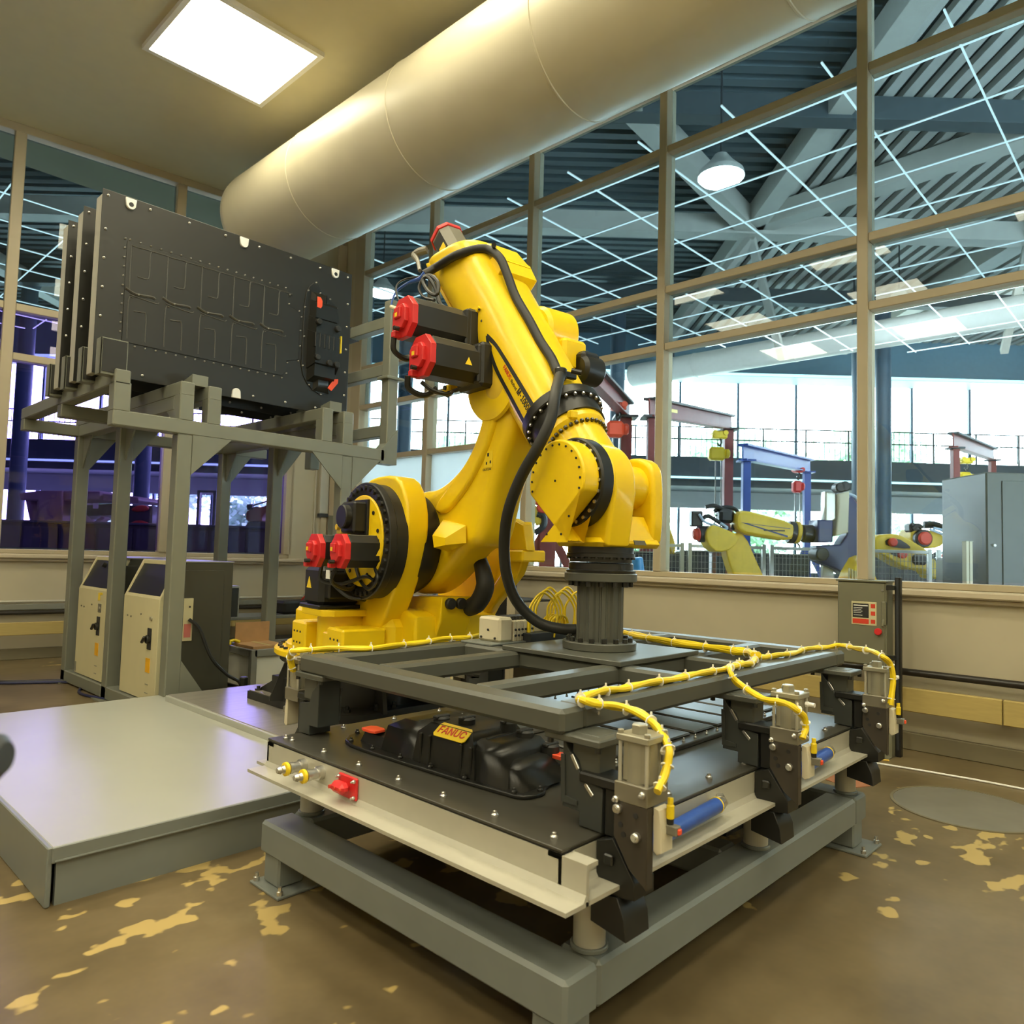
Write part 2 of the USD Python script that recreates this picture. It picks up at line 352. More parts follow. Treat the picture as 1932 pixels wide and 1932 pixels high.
for i in range(len(ML) - 1):
    x1, x0 = ML[i], ML[i + 1]
    for k in range(3):
        if k: part(w2, 'rail', box(x0 + .06, x1 - .06, -.01, .15, RL[k] - .045, RL[k] + .045, .006), 'trimpaint')
        part(w2, 'pane', box(x0 + .04, x1 - .04, .072, .078, RL[k] + .02, RL[k + 1] - .02), 'purple' if k < 2 else 'glassup', 'purple tinted pane' if k < 2 else None, smooth=False)
# ceiling light panels
for i, x in enumerate((-4.2, -1.6, 1.0, 3.2)):
    for j, y in enumerate((-4.5, -1.6, 1.3, 4.2, 7.1)):
        t = thing('ceiling_light', 'flush warm white ceiling light panel in the room ceiling', 'ceiling light', (x, y, 6.44), group='light panels in the room ceiling')
        part(t, 'diffuser', box(-.60, .60, -.60, .60, -.012, .0), 'panelglow', smooth=False)
        part(t, 'frame', [box(-.65, -.60, -.65, .65, -.03, .02), box(.60, .65, -.65, .65, -.03, .02), box(-.6, .6, -.65, -.60, -.03, .02), box(-.6, .6, .60, .65, -.03, .02)], 'white')
# the big round air duct under the ceiling
t = thing('air_duct', 'huge cream round air duct running below the room ceiling', 'duct', (4.55, 0, 5.64))
part(t, 'duct_pipe', lathe([(.40, 9.06), (.55, 9.0), (.61, 8.9), (.62, 8.8), (.62, -5.9)][::-1], (0, 0, 0), (0, 1, 0), 64), 'duct')
for y in (7.3, 5.5, 3.7, 1.9): part(t, 'seam', lathe([(.62, y - .012), (.626, y - .006), (.626, y + .006), (.62, y + .012)], (0, 0, 0), (0, 1, 0), 64, cap=False), 'duct')
for y in (6.4, 2.8): part(t, 'hanger_rod', cyl((0, y, .6), (0, y, .82), .012, 8), 'steel')
# pipes and bumper boards along the walls
t = thing('bumper_rail', 'ochre wooden bumper boards along the foot of the right wall', 'wall guard')
yy = [9.8, 8.6, 6.75, 4.9, 3.05, 1.06, -.9, -2.8, -4.6, -5.9]
for a, b in zip(yy[1:], yy[:-1]): part(t, 'board', box(6.12, 6.17, a + .003, b - .003, .31, .485, .006), 'board')
for y in (8.6, 6.75, 4.9, 3.05, 1.06, -.9): part(t, 'spacer_block', box(6.17, 6.30, y - .06, y + .06, .33, .46), 'skirt')
single('wall_pipe', [cyl((6.20, -5.9, .592), (6.20, 9.75, .592), .027, 14)] + [box(6.19, 6.30, y - .015, y + .015, .58, .60) for y in (-3, -.5, 2.4, 5, 8)], 'pipe', 'black pipe fixed along the right wall above the ochre boards', 'pipe')
t = thing('bumper_rail', 'ochre wooden bumper boards along the foot of the left wall', 'wall guard', LW, LR)
for a, b in ((-12, -9.4), (-9.4, -6.2), (-6.2, -3.4), (-3.4, -1.6), (-1.6, -.3)): part(t, 'board', box(a + .003, b - .003, -.18, -.13, .30, .45, .006), 'board')
for x in (-9.4, -6.2, -3.4, -1.6): part(t, 'spacer_block', box(x - .06, x + .06, -.13, 0, .32, .43), 'skirt')
t = thing('wall_pipe', 'dark pipe and grey tray along the left wall below the purple windows', 'pipe', LW, LR)
part(t, 'pipe_run', cyl((-12, -.06, .555), (-.2, -.06, .555), .024, 12), 'pipe')
part(t, 'tray', box(-12, -.4, -.05, 0, .585, .655, .006), 'binframe')
t = thing('conduit', 'thin bare conduit that runs along the left wall and bends up the corner', 'conduit', LW, LR)
part(t, 'conduit_run', tube([(-12, -.035, .685), (-6, -.035, .685), (-.75, -.035, .69), (-.50, -.035, .72), (-.40, -.035, .83), (-.385, -.035, 1.1), (-.385, -.035, 2.5), (-.385, -.035, 5.2)], .016, 8, 4), 'conduit')
t = thing('cable_trunking', 'cream vertical cable trunking on the corner pilaster', 'cable trunking', LW, LR)
part(t, 'trunking', box(-.33, -.19, -.09, -.02, 1.95, 5.8, .008), 'conduit')
part(t, 'end_cap', box(-.335, -.185, -.095, -.02, 1.90, 1.95, .004), 'dark')
part(t, 'lower_trunking', box(-.29, -.20, -.07, -.02, .12, 1.90, .006), 'wall')
t = thing('wall_panel', 'pale grey upright cover panel in the corner of the room', 'cover panel', LW, LR)
part(t, 'panel', box(-.17, -.03, -.06, -.02, .75, 6.2, .006), 'sill'); part(t, 'lower_cover', box(-.175, -.03, -.075, -.06, .8, 1.93, .006), 'binframe')

# ================================================================== machine table: platform, riser, base frame
t = thing('work_platform', 'wide low light grey steel platform at the left front', 'platform')
part(t, 'deck_plate', box(.92, 2.40, 3.262, 6.02, .200, .226, .006), 'deck')
part(t, 'edge_strip', box(.92, 2.40, 3.254, 3.264, .165, .226, .003), 'tablegrey')
part(t, 'front_skirt', box(.94, 2.40, 3.268, 3.29, 0, .166), 'tablegrey')
part(t, 'side_skirt', box(.905, .925, 3.262, 6.02, 0, .226, .004), 'tablegrey')
part(t, 'back_skirt', box(.92, 2.36, 5.99, 6.02, 0, .2), 'tablegrey')
part(t, 'weld_line', tube([(.93, 3.256, .172), (2.39, 3.256, .172)], .006, 8, smooth=False), 'tablegrey')
t = thing('robot_base_plate', 'thick brown-grey steel floor plate below the black robot pedestal', 'steel plate')
part(t, 'plate', box(2.34, 4.6, 3.15, 5.76, .212, .272, .006), 'riser')
part(t, 'plate_edge', box(2.325, 2.345, 3.15, 5.76, .205, .268, .004), 'deck')
part(t, 'support_beam', box(2.42, 4.5, 3.2, 3.32, 0, .212), 'dark'); part(t, 'support_beam', box(2.42, 4.5, 5.4, 5.52, 0, .212), 'dark')
t = thing('base_frame', 'grey square-tube floor frame carrying the battery table', 'steel frame')
w = .15
for nm, b in (('front_tube', (1.60, 1.75, 1.27, 2.92)), ('back_tube', (3.83, 3.98, 1.27, 2.92)), ('side_tube', (1.75, 3.83, 1.27, 1.42)), ('side_tube', (1.75, 3.83, 2.77, 2.92)), ('cross_tube', (2.75, 2.88, 1.42, 2.77))):
    part(t, nm, box(b[0], b[1], b[2], b[3], .13, .26, .012), 'tablegrey')
for x, y in ((3.905, 1.345), (1.675, 1.345), (1.675, 2.845), (3.905, 2.845)):
    part(t, 'leg', box(x - .06, x + .06, y - .06, y + .06, .012, .135, .008), 'tablegrey')
    part(t, 'foot_plate', box(x - .10, x + .13, y - .13, y + .10, 0, .012, .003), 'tablegrey')
    for dx, dy in ((-.08, -.11), (.11, -.11), (.11, .08), (-.08, .08)): part(t, 'anchor_bolt', lathe([(.013, .012), (.013, .028), (.008, .030), (.008, .045)], (x + dx, y + dy, 0), (0, 0, 1), 8), 'steel')
for x in (1.80, 2.895, 3.90):
    for y in (1.345, 2.855):
        part(t, 'post', cyl((x, y, .26), (x, y, .47), .048, 24, .004), 'channel')
        part(t, 'post_collar', cyl((x, y, .26), (x, y, .275), .056, 24, .003), 'tablegrey')
part(t, 'dark_tray', box(3.05, 3.75, 1.55, 2.6, .20, .215), 'dark')

# ---------------------------------------------------------------- battery pack on the table
def screw(x, y, z, d=(0, 0, 1), r=.012):
    return lathe([(r, 0), (r, .006), (r * .6, .010), (r * .55, .016), (r * .2, .018)], (x, y, z), d, 10)
t = thing('battery_pack', 'flat dark battery pack lying on the grey table under the lifting frame', 'battery pack')
X0, X1, Y0, Y1, ZT = 1.60, 4.02, 1.293, 2.893, .603
part(t, 'cover_plate', box(X0, X1, Y0, Y1, ZT - .009, ZT, .002), 'cover')
part(t, 'gasket', box(X0 + .003, X1 - .003, Y0 + .003, Y1 - .003, ZT - .015, ZT - .009), 'rubber')
ch = [(0, 0), (-.085, 0), (-.085, .012), (-.012, .012), (-.0, .03), (-.0, .097), (-.0, .108), (.05, .108), (.05, .095), (.012, .095), (.012, 0)]
def chan(sx): return [(sx * p, q) for p, q in ch]
zb = .48
part(t, 'front_channel', prism([(X0 + p, zb + q) for p, q in ch], Y0 - .085, Y1 + .0, 'y'), 'channel')
part(t, 'side_channel', prism([(Y0 + p, zb + q) for p, q in ch], X0, X1, 'x'), 'channel')
part(t, 'back_channel', prism([(X1 - p, zb + q) for p, q in ch], Y0, Y1, 'y'), 'channel')
part(t, 'far_channel', prism([(Y1 - p, zb + q) for p, q in ch], X0, X1, 'x'), 'channel')
part(t, 'underside', box(X0 + .05, X1 - .05, Y0 + .05, Y1 - .05, .52, .54), 'dark')
sc = [(X0 + .05, y) for y in np.linspace(Y0 + .07, Y1 - .11, 7)] + [(x, Y0 + .055) for x in np.linspace(X0 + .35, X1 - .1, 8)] + [(x, Y1 - .06) for x in np.linspace(X0 + .05, X1 - .1, 9)]
for x, y in sc: part(t, 'screw', screw(x, y, ZT), 'steel')
# raised lid with pressed panels
lx0, lx1, ly0, ly1 = 2.22, 3.86, 1.62, 2.62
part(t, 'lid', prism([(lx0, ly0 + .12), (lx0 + .06, ly0 + .10), (lx0 + .08, ly0), (lx1, ly0), (lx1, ly1), (lx0 + .08, ly1), (lx0 + .06, ly1 - .10), (lx0, ly1 - .12)], ZT, ZT + .022, 'z', bev=.006), 'cover')
for i in range(7):
    for j in range(2):
        xa = lx0 + .13 + i * .215; ya = ly0 + .06 + j * .46
        part(t, 'raised_panel', box(xa, xa + .185, ya, ya + .42, ZT + .021, ZT + .034, .006), 'cover')
for x in np.linspace(lx0 + .12, lx1 - .04, 16):
    part(t, 'lid_screw', screw(x, ly0 + .02, ZT + .022, r=.007), 'steel'); part(t, 'lid_screw', screw(x, ly1 - .02, ZT + .022, r=.007), 'steel')
# moulded end cover
prof = [(1.775, 2.60), (1.765, 2.40), (1.80, 1.68), (1.83, 1.625), (1.90, 1.615), (1.96, 1.66), (2.10, 1.70), (2.17, 1.80), (2.19, 2.30), (2.12, 2.50), (1.98, 2.66), (1.88, 2.70)]
part(t, 'end_cover_flange', prism(prof, ZT, ZT + .014, 'z', bev=.005, sm=1), 'plastic')
def lump(y0, y1, h, x0=1.815, x1=2.13, z=ZT + .012, s=.06):
    return hull([(x, y, zz) for x, y, zz in [(x0, y0, z), (x1, y0, z), (x0, y1, z), (x1, y1, z), (x0 + .01, y0 + s * .3, z + h * .75), (x0 + .01, y1 - s * .3, z + h * .75), (x0 + .04, y0 + s, z + h), (x0 + .04, y1 - s, z + h), (x1 - .05, y0 + s, z + h), (x1 - .05, y1 - s, z + h), (x1 - .01, y0 + s * .4, z + h * .6), (x1 - .01, y1 - s * .4, z + h * .6)]])
part(t, 'end_cover_housing', [lump(2.36, 2.56, .055, 1.83, 2.08), lump(2.08, 2.40, .135, s=.10), lump(1.86, 2.20, .150, 1.812), lump(1.72, 1.93, .135, 1.818, 2.10, s=.05), lump(1.66, 1.80, .09, 1.835, 2.06, s=.04)], 'plastic', smooth=50)
part(t, 'ribs', [box(1.809, 1.83, y, y + .012, ZT + .014, ZT + .125, .004) for y in (2.15, 2.10, 1.93, 1.88)] + [box(1.86, 2.02, y, y + .018, ZT + .10, ZT + .150, .006) for y in (2.22, 1.85)], 'plastic')
for x, y, z in ((1.91, 2.15, .145), (1.93, 2.03, .158), (2.02, 1.90, .155), (2.00, 1.80, .142), (2.05, 1.72, .10)):
    part(t, 'vent_cap', [cyl((x, y, ZT + z - .02), (x, y, ZT + z + .028), .032, 18, .006), box(x - .036, x + .036, y - .012, y + .012, ZT + z + .02, ZT + z + .034, .004)], 'rubber')
part(t, 'orange_cap', prism([(1.815 + a, 2.44 + b) for a, b in ((0, 0), (.05, 0), (.06, .02), (.06, .07), (.045, .09), (.0, .09), (-.008, .07), (-.008, .02))], ZT + .066, ZT + .078, 'z', bev=.003), 'orange', 'orange plug cap')
part(t, 'orange_cap', prism([(2.03 + a, 1.66 + b) for a, b in ((0, 0), (.02, -.03), (.045, -.03), (.05, .09), (.03, .12), (.0, .10))], ZT + .085, ZT + .10, 'z', bev=.003), 'orange', 'orange plug cap')
Lr, Lu = np.array([0, -1, 0]), np.array([.80, 0, .60])
Lo = np.array([1.838, 2.005, ZT + .147])
lab = prism([(-.085, -.022), (-.075, -.032), (.075, -.032), (.085, -.022), (.085, .022), (.075, .032), (-.075, .032), (-.085, .022)], 0, .003, 'z')
RL_ = cols(Lr, Lu, np.cross(Lr, Lu))
lb = part(t, 'label_plate', xf(lab, Lo, RL_), 'stickery', 'yellow label plate with dark red lettering')
part(lb, 'lettering', text('FANUC', .030, Lo + np.cross(Lr, Lu) * .0032, Lr, Lu, .001, True, True), 'printred', smooth=False)
for x, y in [(1.79, 2.42), (1.795, 2.25), (1.80, 2.08), (1.803, 1.90), (1.82, 1.68), (1.90, 1.635), (1.99, 1.68), (2.15, 1.80), (2.17, 2.05), (2.16, 2.3), (1.90, 2.68), (1.80, 2.58)]:
    part(t, 'flange_bolt', screw(x, y, ZT + .014, r=.010), 'blackmetal')
# red connector and quick couplings on the front channel
cy, cz = 2.30, .545
cn = part(t, 'connector', [box(X0 - .012, X0, cy - .065, cy + .05, cz - .042, cz + .038, .004), box(X0 - .055, X0 - .01, cy - .035, cy + .045, cz - .022, cz + .018, .014)], 'red', 'red three-pin power connector')
for k in (-.025, .005, .035): part(cn, 'pin', cyl((X0 - .058, cy + .012 + k - .01, cz - .002), (X0 - .05, cy + .012 + k - .01, cz - .002), .007, 8), 'printred')
for dy, dz in ((-.055, .027), (-.055, -.03), (.04, .027)): part(cn, 'fixing_screw', screw(X0 - .012, cy + dy, cz + dz, (-1, 0, 0), .007), 'steel')
for y in (2.475, 2.60):
    q = part(t, 'coupling', lathe([(.026, -.005), (.026, .022), (.019, .025), (.019, .05), (.022, .052), (.022, .068), (.014, .07), (.016, .075), (.012, .084), (.016, .09), (.012, .10), (.015, .105), (.010, .118)], (X0, y, .553), (-1, 0, 0), 20), 'steel', 'chrome hose coupling')
    part(q, 'collar', lathe([(.020, .072), (.026, .075), (.026, .086), (.020, .089)], (X0, y, .553), (-1, 0, 0), 18), 'stickery', 'yellow locking collar')
for xa, xb in ((1.90, 2.42), (3.0, 3.45)):
    hz = .545
    h = part(t, 'hose', tube([(xa, Y0 - .035, hz - .012), (xa + .2, Y0 - .04, hz - .002), (xb, Y0 - .03, hz + .004)], .026, 16), 'blue', 'thick blue coolant hose')
    part(h, 'hose_fitting', [cyl((xb - .005, Y0 - .03, hz + .004), (xb + .035, Y0 - .028, hz + .004), .020, 12, .003), cyl((xb + .03, Y0 - .028, hz + .004), (xb + .06, Y0 - .005, hz + .004), .024, 6)], 'steel')
    part(h, 'yellow_ring', [cyl((xb - .012, Y0 - .03, hz + .004), (xb - .006, Y0 - .03, hz + .004), .028, 16)], 'stickery')

# ---------------------------------------------------------------- lifting frame (gripper) held by the robot
t = thing('lifting_frame', 'dark grey rectangular lifting frame bolted under the robot wrist', 'lifting frame')
gx0, gx1, gy0, gy1, zt, zl = 1.726, 4.07, 1.405, 2.885, .942, .866
bw = .115
def gb(name, *b): return part(t, name, box(*b, zl, zt, .013), 'frame')
gb('front_beam', gx0, gx0 + bw, gy0, gy1); gb('back_beam', gx1 - bw, gx1, gy0, gy1)
gb('side_beam', gx0 + bw - .01, gx1 - bw + .01, gy0, gy0 + bw); gb('side_beam', gx0 + bw - .01, gx1 - bw + .01, gy1 - bw, gy1)
gb('long_beam', gx0 + bw - .01, gx1 - bw + .01, 1.815, 1.905); gb('long_beam', gx0 + bw - .01, gx1 - bw + .01, 2.385, 2.475)
for x in (2.60, 3.13): gb('cross_beam', x, x + .09, gy0 + bw - .01, gy1 - bw + .01)
part(t, 'centre_plate', box(2.585, 3.24, 1.80, 2.49, zt, zt + .022, .003), 'frame')
cx, cy = 2.89, 2.135
zp = zt + .022
part(t, 'base_flange', cyl((cx, cy, zp), (cx, cy, zp + .038), .176, 56, .004), 'frame')
for k in range(16):
    a = 2 * PI * k / 16; part(t, 'flange_bolt', lathe([(.013, 0), (.013, .018), (.009, .021)], (cx + .148 * math.cos(a), cy + .148 * math.sin(a), zp + .038), (0, 0, 1), 10), 'blackmetal')
fl = []
for k in range(160):
    a = 2 * PI * k / 160; q = (a * 12 / (2 * PI)) % 1; r = .112 if .28 < q < .72 else (.101 if q < .2 or q > .8 else .1065); fl.append((cx + r * math.cos(a), cy + r * math.sin(a)))
part(t, 'fluted_column', prism(fl, zp + .038, 1.285, 'z'), 'frame')
part(t, 'top_flange', cyl((cx, cy, 1.285), (cx, cy, 1.325), .174, 56, .004), 'frame')
for k in range(14):
    a = 2 * PI * (k + .5) / 14; part(t, 'under_bolt', cyl((cx + .143 * math.cos(a), cy + .143 * math.sin(a), 1.262), (cx + .143 * math.cos(a), cy + .143 * math.sin(a), 1.286), .015, 8), 'blackmetal')
part(t, 'coupling_ring', lathe([(.164, 1.325), (.168, 1.337), (.155, 1.342), (.155, 1.37), (.15, 1.374)], (cx, cy, 0), (0, 0, 1), 56), 'blackmetal')
part(t, 'cable_clip', [cyl((1.90, 1.45, zt - .03), (1.90, 1.40, zt - .03), .006, 8)], 'steel')
# valve island on the far side
t2_ = thing('valve_island', 'cream pneumatic valve block on the lifting frame behind the column', 'valve block', (2.76, 2.72, zt + .001))
part(t2_, 'mounting_plate', box(-.14, .36, -.12, .10, 0, .010, .002), 'tablegrey')
part(t2_, 'end_block', box(-.06, .04, -.10, .06, .010, .135, .012), 'cream')
part(t2_, 'end_holes', [cyl((-.066, y, z), (-.058, y, z), .006, 8) for y, z in ((-.07, .03), (.03, .03), (-.02, .07))], 'print')
for k in range(6):
    v = part(t2_, 'valve', box(.045 + k * .026, .068 + k * .026, -.10, .05, .010, .115, .003), 'cream')
    part(v, 'coil', box(.048 + k * .026, .065 + k * .026, -.06, .04, .112, .135, .002), 'print')
    part(v, 'port', [cyl((.0565 + k * .026, -.107, z), (.0565 + k * .026, -.098, z), .006, 8) for z in (.04, .07)], 'print')
part(t2_, 'terminal_block', box(.21, .34, -.08, .05, .010, .10, .006), 'cream')
t3_ = thing('sensor_box', 'orange sensor box on the lifting frame beside the column base', 'sensor box', (3.22, 2.66, zt))
part(t3_, 'body', box(-.10, .06, -.05, .05, 0, .075, .006), 'stickero'); part(t3_, 'base', box(-.12, .08, -.06, .06, 0, .01), 'tablegrey')
# connector bundle standing up behind the column
t4_ = thing('cable_bundle', 'loops of thin yellow cables standing up behind the column', 'cable')
cb = np.array([3.02, 2.62, zt])
for k in range(7):
    a = cb + np.array([-.10 + .05 * k, .0 + .02 * (k % 3), .10]); b = a + np.array([.17, -.05, -.02])
    part(t4_, 'cable_loop', tube([a, a + (.01, 0, .09), (a + b) / 2 + (0, 0, .17 + .012 * (k % 3)), b + (0, 0, .09), b + (-.02, 0, -.06)], .0065, 8), 'cable')
    part(t4_, 'plug', cyl(a + (0, 0, -.05), a + (0, 0, .015), .011, 10), 'cable')
part(t4_, 'coil', [tube([cb + (.12 + .07 * math.cos(x + k), .02 * k - .03, .09 + .045 * math.sin(x + k)) for x in np.linspace(0, 6, 9)], .0065, 8, 4) for k in range(4)], 'cable', kind='stuff')
part(t4_, 'junction_block', box(cb[0] - .14, cb[0] + .24, cb[1] - .05, cb[1] + .07, zt, zt + .052, .004), 'dark')

# ---------------------------------------------------------------- pneumatic clamps
def clamp(label, loc, flip=False, first=None):
    if first is not None: return copyof(first, loc, 180 if flip else 0, label)
    t = thing('pneumatic_clamp', label, 'pneumatic clamp', loc, group=None)
    # local: x along the pack edge, -y outward, z from the cover plate
    j = [(.145, .29), (.145, .045), (.08, .043), (.08, .004), (-.003, .002), (-.003, .128), (.073, .142), (.092, .19), (.122, .215), (.135, .235)]
    part(t, 'jaw', prism(j, .018, .125, 'x', bev=.004), 'jaw')
    part(t, 'wear_plate', prism([(.135, .20), (.13, .08), (.085, .075), (.085, .06), (.145, .06), (.15, .2)], .013, .02, 'x'), 'jaw')
    part(t, 'bright_edge', [beam((.017, .112, .205), (.017, .085, .165), .004, .012), beam((.017, .06, .13), (.017, .03, .10), .004, .012)], 'steel')
    part(t, 'mount_post', box(.03, .12, .02, .12, .15, .27, .005), 'frame')
    part(t, 'mount_plate', box(-.01, .15, -.01, .20, .245, .268, .004), 'frame')
    part(t, 'mount_bolt', [cyl((x, y, .232), (x, y, .246), .010, 8) for x, y in ((.0, .18), (.14, .18), (.0, .0), (.14, .0))], 'blackmetal')
    part(t, 'arm', [box(.005, .105, -.062, .075, .135, .165, .005), box(.02, .10, -.055, -.01, .0, .14, .005)], 'black')
    y0, y1 = -.167, -.063
    part(t, 'cylinder_cap', box(-.002, .106, y0 - .002, y1 + .002, .284, .304, .003), 'cyl')
    part(t, 'cylinder_tube', prism([(.052 + a, -.115 + b) for a, b in circ(0, 0, .0455, 28)], .172, .286, 'z'), 'cyl')
    part(t, 'cylinder_side', box(.012, .092, y0 + .012, y1 - .012, .172, .285, .004), 'cyl')
    for x in (.008, .096):
        for y in (y0 + .008, y1 - .008):
            part(t, 'tie_rod', cyl((x, y, .168), (x, y, .288), .0055, 10), 'channel')
            part(t, 'tie_nut', lathe([(.0095, .304), (.0095, .313), (.006, .315)], (x, y, 0), (0, 0, 1), 6), 'cyl')
    part(t, 'hex_plug', lathe([(.024, .304), (.024, .328), (.020, .331)], (.042, -.112, 0), (0, 0, 1), 6), 'cyl')
    part(t, 'cylinder_block', box(-.004, .104, y0 - .002, y1 + .004, .117, .172, .003), 'cyldark')
    part(t, 'block_screw', [screw(-.004, y, z, (-1, 0, 0), .010) for y, z in ((y0 + .012, .152), (y1 - .005, .122))], 'steel')
    part(t, 'clamp_plate', prism([(y1 + .002, .117), (y1 + .004, .02), (y1 - .05, -.06), (y0 - .002, -.10), (y0 - .002, .117)], -.002, .03, 'x', bev=.002), 'bracket')
    for y, z in ((y1 - .012, .098), (y0 + .03, .035)): part(t, 'clamp_bolt', lathe([(.0135, 0), (.0135, .012), (.010, .016), (.007, .016), (.007, .020)], (-.002, y, z), (-1, 0, 0), 12), 'steel')
    part(t, 'plate_hole', [cyl((-.004, y, z), (-.001, y, z), .008, 10) for y, z in ((y0 + .035, .09), (y1 - .02, .055), (y1 - .03, .03))], 'print')
    part(t, 'hook_plate', prism([(-.0, -.012), (-.055, .008), (-.13, -.095), (-.13, -.14), (-.06, -.15), (0, -.13)], .0, .10, 'x', bev=.003), 'black')
    part(t, 'hook_bolt', box(-.012, .0, -.062, -.032, -.065, -.035, .004), 'blackmetal')
    part(t, 'hook_base', prism([(.01, -.15), (-.08, -.145), (-.105, -.20), (-.11, -.255), (.01, -.235)], -.01, .11, 'x', bev=.003), 'black')
    part(t, 'sensor_mount', prism([(y0 - .004, .115), (y0 - .022, .112), (y0 - .03, .06), (y0 - .03, .0), (y0 - .016, -.008), (y0 - .004, -.0)], .025, .085, 'x', bev=.003), 'cream', 'cream plastic sensor mount')
    part(t, 'sensor', [box(.05, .075, y0 - .062, y0 - .02, .045, .072, .003)], 'motorgrey'); part(t, 'sensor_light', [box(.055, .07, y0 - .068, y0 - .06, .05, .066, .002)], 'orange')
    part(t, 'plug', [cyl((.062, y0 - .035, .085), (.062, y0 - .035, .125), .011, 12, .003), cyl((.062, y0 - .035, .125), (.064, y0 - .034, .142), .008, 10)], 'cable')
    part(t, 'plug_nut', cyl((.062, y0 - .035, .070), (.062, y0 - .035, .087), .010, 10), 'black')
    part(t, 'air_fitting', [cyl((.07, y0 - .0, .262), (.07, y0 - .035, .262), .0085, 10), cyl((.07, y0 - .001, .262), (.07, y0 - .012, .262), .011, 6)], 'white')
    return t
YE, YF = 1.290, 2.896
c0 = clamp('nearest pneumatic clamp, at the front corner of the battery pack', (1.752, YE, .603))
clamp('middle one of the three pneumatic clamps along the right side of the battery pack', (2.765, YE, .603), first=c0)
clamp('farthest pneumatic clamp on the right side, in front of the grey switch box', (3.80, YE, .603), first=c0)
clamp('pneumatic clamp at the left front corner of the lifting frame beside the black pedestal', (1.872, YF, .603), True, first=c0)
clamp('pneumatic clamp seen through the openings of the lifting frame on its far side', (2.885, YF, .603), True, first=c0)

# ---------------------------------------------------------------- yellow cables tied along the lifting frame
def cable(label, ptsl, r=.011, strands=2, ties=8):
    t = thing('cable', label, 'cable')
    p = spline(ptsl, 8); P_ = np.array(p)
    for s in range(strands):
        off = np.array([math.cos(2 * PI * s / strands + .6), math.sin(2 * PI * s / strands + .6), 0]) * r * .85 if strands > 1 else np.zeros(3)
        wob = np.c_[np.zeros(len(P_)), np.zeros(len(P_)), .004 * np.sin(np.arange(len(P_)) * .5 + s * 2)]
        part(t, 'strand', tube(P_ + off + wob + (0, 0, .3 * r * (s % 2)), r, 8, smooth=False), 'cable')
    for k in np.linspace(2, len(P_) - 3, ties).astype(int):
        d = P_[k + 1] - P_[k - 1]; d /= np.linalg.norm(d)
        part(t, 'tie', [lathe([(r * 1.8, -.002), (r * 1.8, .002)], P_[k], d, 10), xf(box(-.0025, .0025, -.0025, .0025, 0, .010), P_[k] + (0, 0, r * 1.7))], 'white', 'white cable tie')
    return t
zc = zt + .013
cable('thick bundle of yellow cables from the column to the right side of the lifting frame', [(x, y, zc + .012) for x, y in [[3.542,2.426],[3.449,2.214],[3.378,1.962],[3.349,1.713],[3.327,1.593],[3.253,1.517]]], .014, 4, 7)
cable('yellow cable pair along the lifting frame edge, hanging to the nearest clamp', [(x, y, zc) for x, y in [[3.253,1.517],[3.082,1.461],[2.93,1.462],[2.667,1.453],[2.438,1.459],[2.191,1.457],[2.049,1.468],[1.861,1.444]]] + [(x, y, z) for x, y, z in [[1.819,1.391,0.957],[1.9,1.36,0.942],[1.904,1.24,0.931],[1.857,1.15,0.904],[1.821,1.1,0.875],[1.795,1.09,0.828],[1.741,1.085,0.775]]], .0105, 2, 17)
cable('yellow cable pair sagging from the lifting frame to the middle clamp', [[3.03,1.475,0.958],[2.907,1.462,0.957],[2.735,1.38,0.962],[2.732,1.34,0.918],[2.681,1.22,0.89],[2.682,1.12,0.878],[2.724,1.09,0.843],[2.741,1.085,0.799],[2.712,1.085,0.76]], .0105, 2, 8)
cable('yellow cable pair arching over the far right frame corner to the farthest clamp', [(x, y, zc) for x, y in [[3.289,1.534],[3.378,1.513],[3.567,1.491],[3.814,1.511],[4.037,1.487]]] + [[4.079,1.42,0.965],[3.936,1.28,0.973],[3.729,1.13,0.978],[3.75,1.09,0.931],[3.754,1.08,0.861],[3.731,1.085,0.754]], .0105, 2, 12)
cable('yellow cable pair lying along the back left beam of the lifting frame', [[1.762,2.99,0.85],[1.742,2.985,0.918]] + [(x, y, zc) for x, y in [[1.728,2.909],[1.868,2.877],[2.043,2.801],[2.269,2.814],[2.527,2.877],[2.708,2.872],[2.967,2.951],[3.094,2.97]]], .0105, 2, 12)

# ================================================================== pedestal and robot
t = thing('robot_pedestal', 'black welded steel pedestal below the big yellow robot', 'pedestal')
px0, px1, py0, py1 = 2.73, 3.96, 4.04, 5.27
part(t, 'foot_plate', prism([(px0, py0 + .12), (px0 + .16, py0), (px1 - .16, py0), (px1, py0 + .12), (px1, py1), (px0, py1)], .272, .33, 'z', bev=.004), 'pedestal')
pcx, pcy = 3.27, 4.56
part(t, 'drum', cyl((pcx, pcy, .33), (pcx, pcy, .63), .42, 48), 'pedestal')
part(t, 'top_plate', cyl((pcx, pcy, .615), (pcx, pcy, .662), .60, 56, .004), 'pedestal')
for k in range(8):
    a = PI / 4 * k + .39; ca, sa = math.cos(a), math.sin(a)
    g0 = prism([(.40, .33), (.66, .33), (.66, .35), (.56, .615), (.40, .615)], -.014, .014, 'y')
    part(t, 'gusset', xf(g0, (pcx, pcy, 0), cols((ca, sa, 0), (-sa, ca, 0), (0, 0, 1))), 'pedestal')
part(t, 'gusset', prism([(4.5, .33), (5.22, .33), (5.22, .345), (4.62, .62), (4.5, .62)], 2.80, 2.83, 'x'), 'pedestal')
part(t, 'clamp_block', box(2.735, 2.95, 4.66, 4.93, .33, .49, .004), 'pedestal')
part(t, 'corner_plate', box(2.74, 3.0, 4.94, 5.26, .331, .337), 'riser')
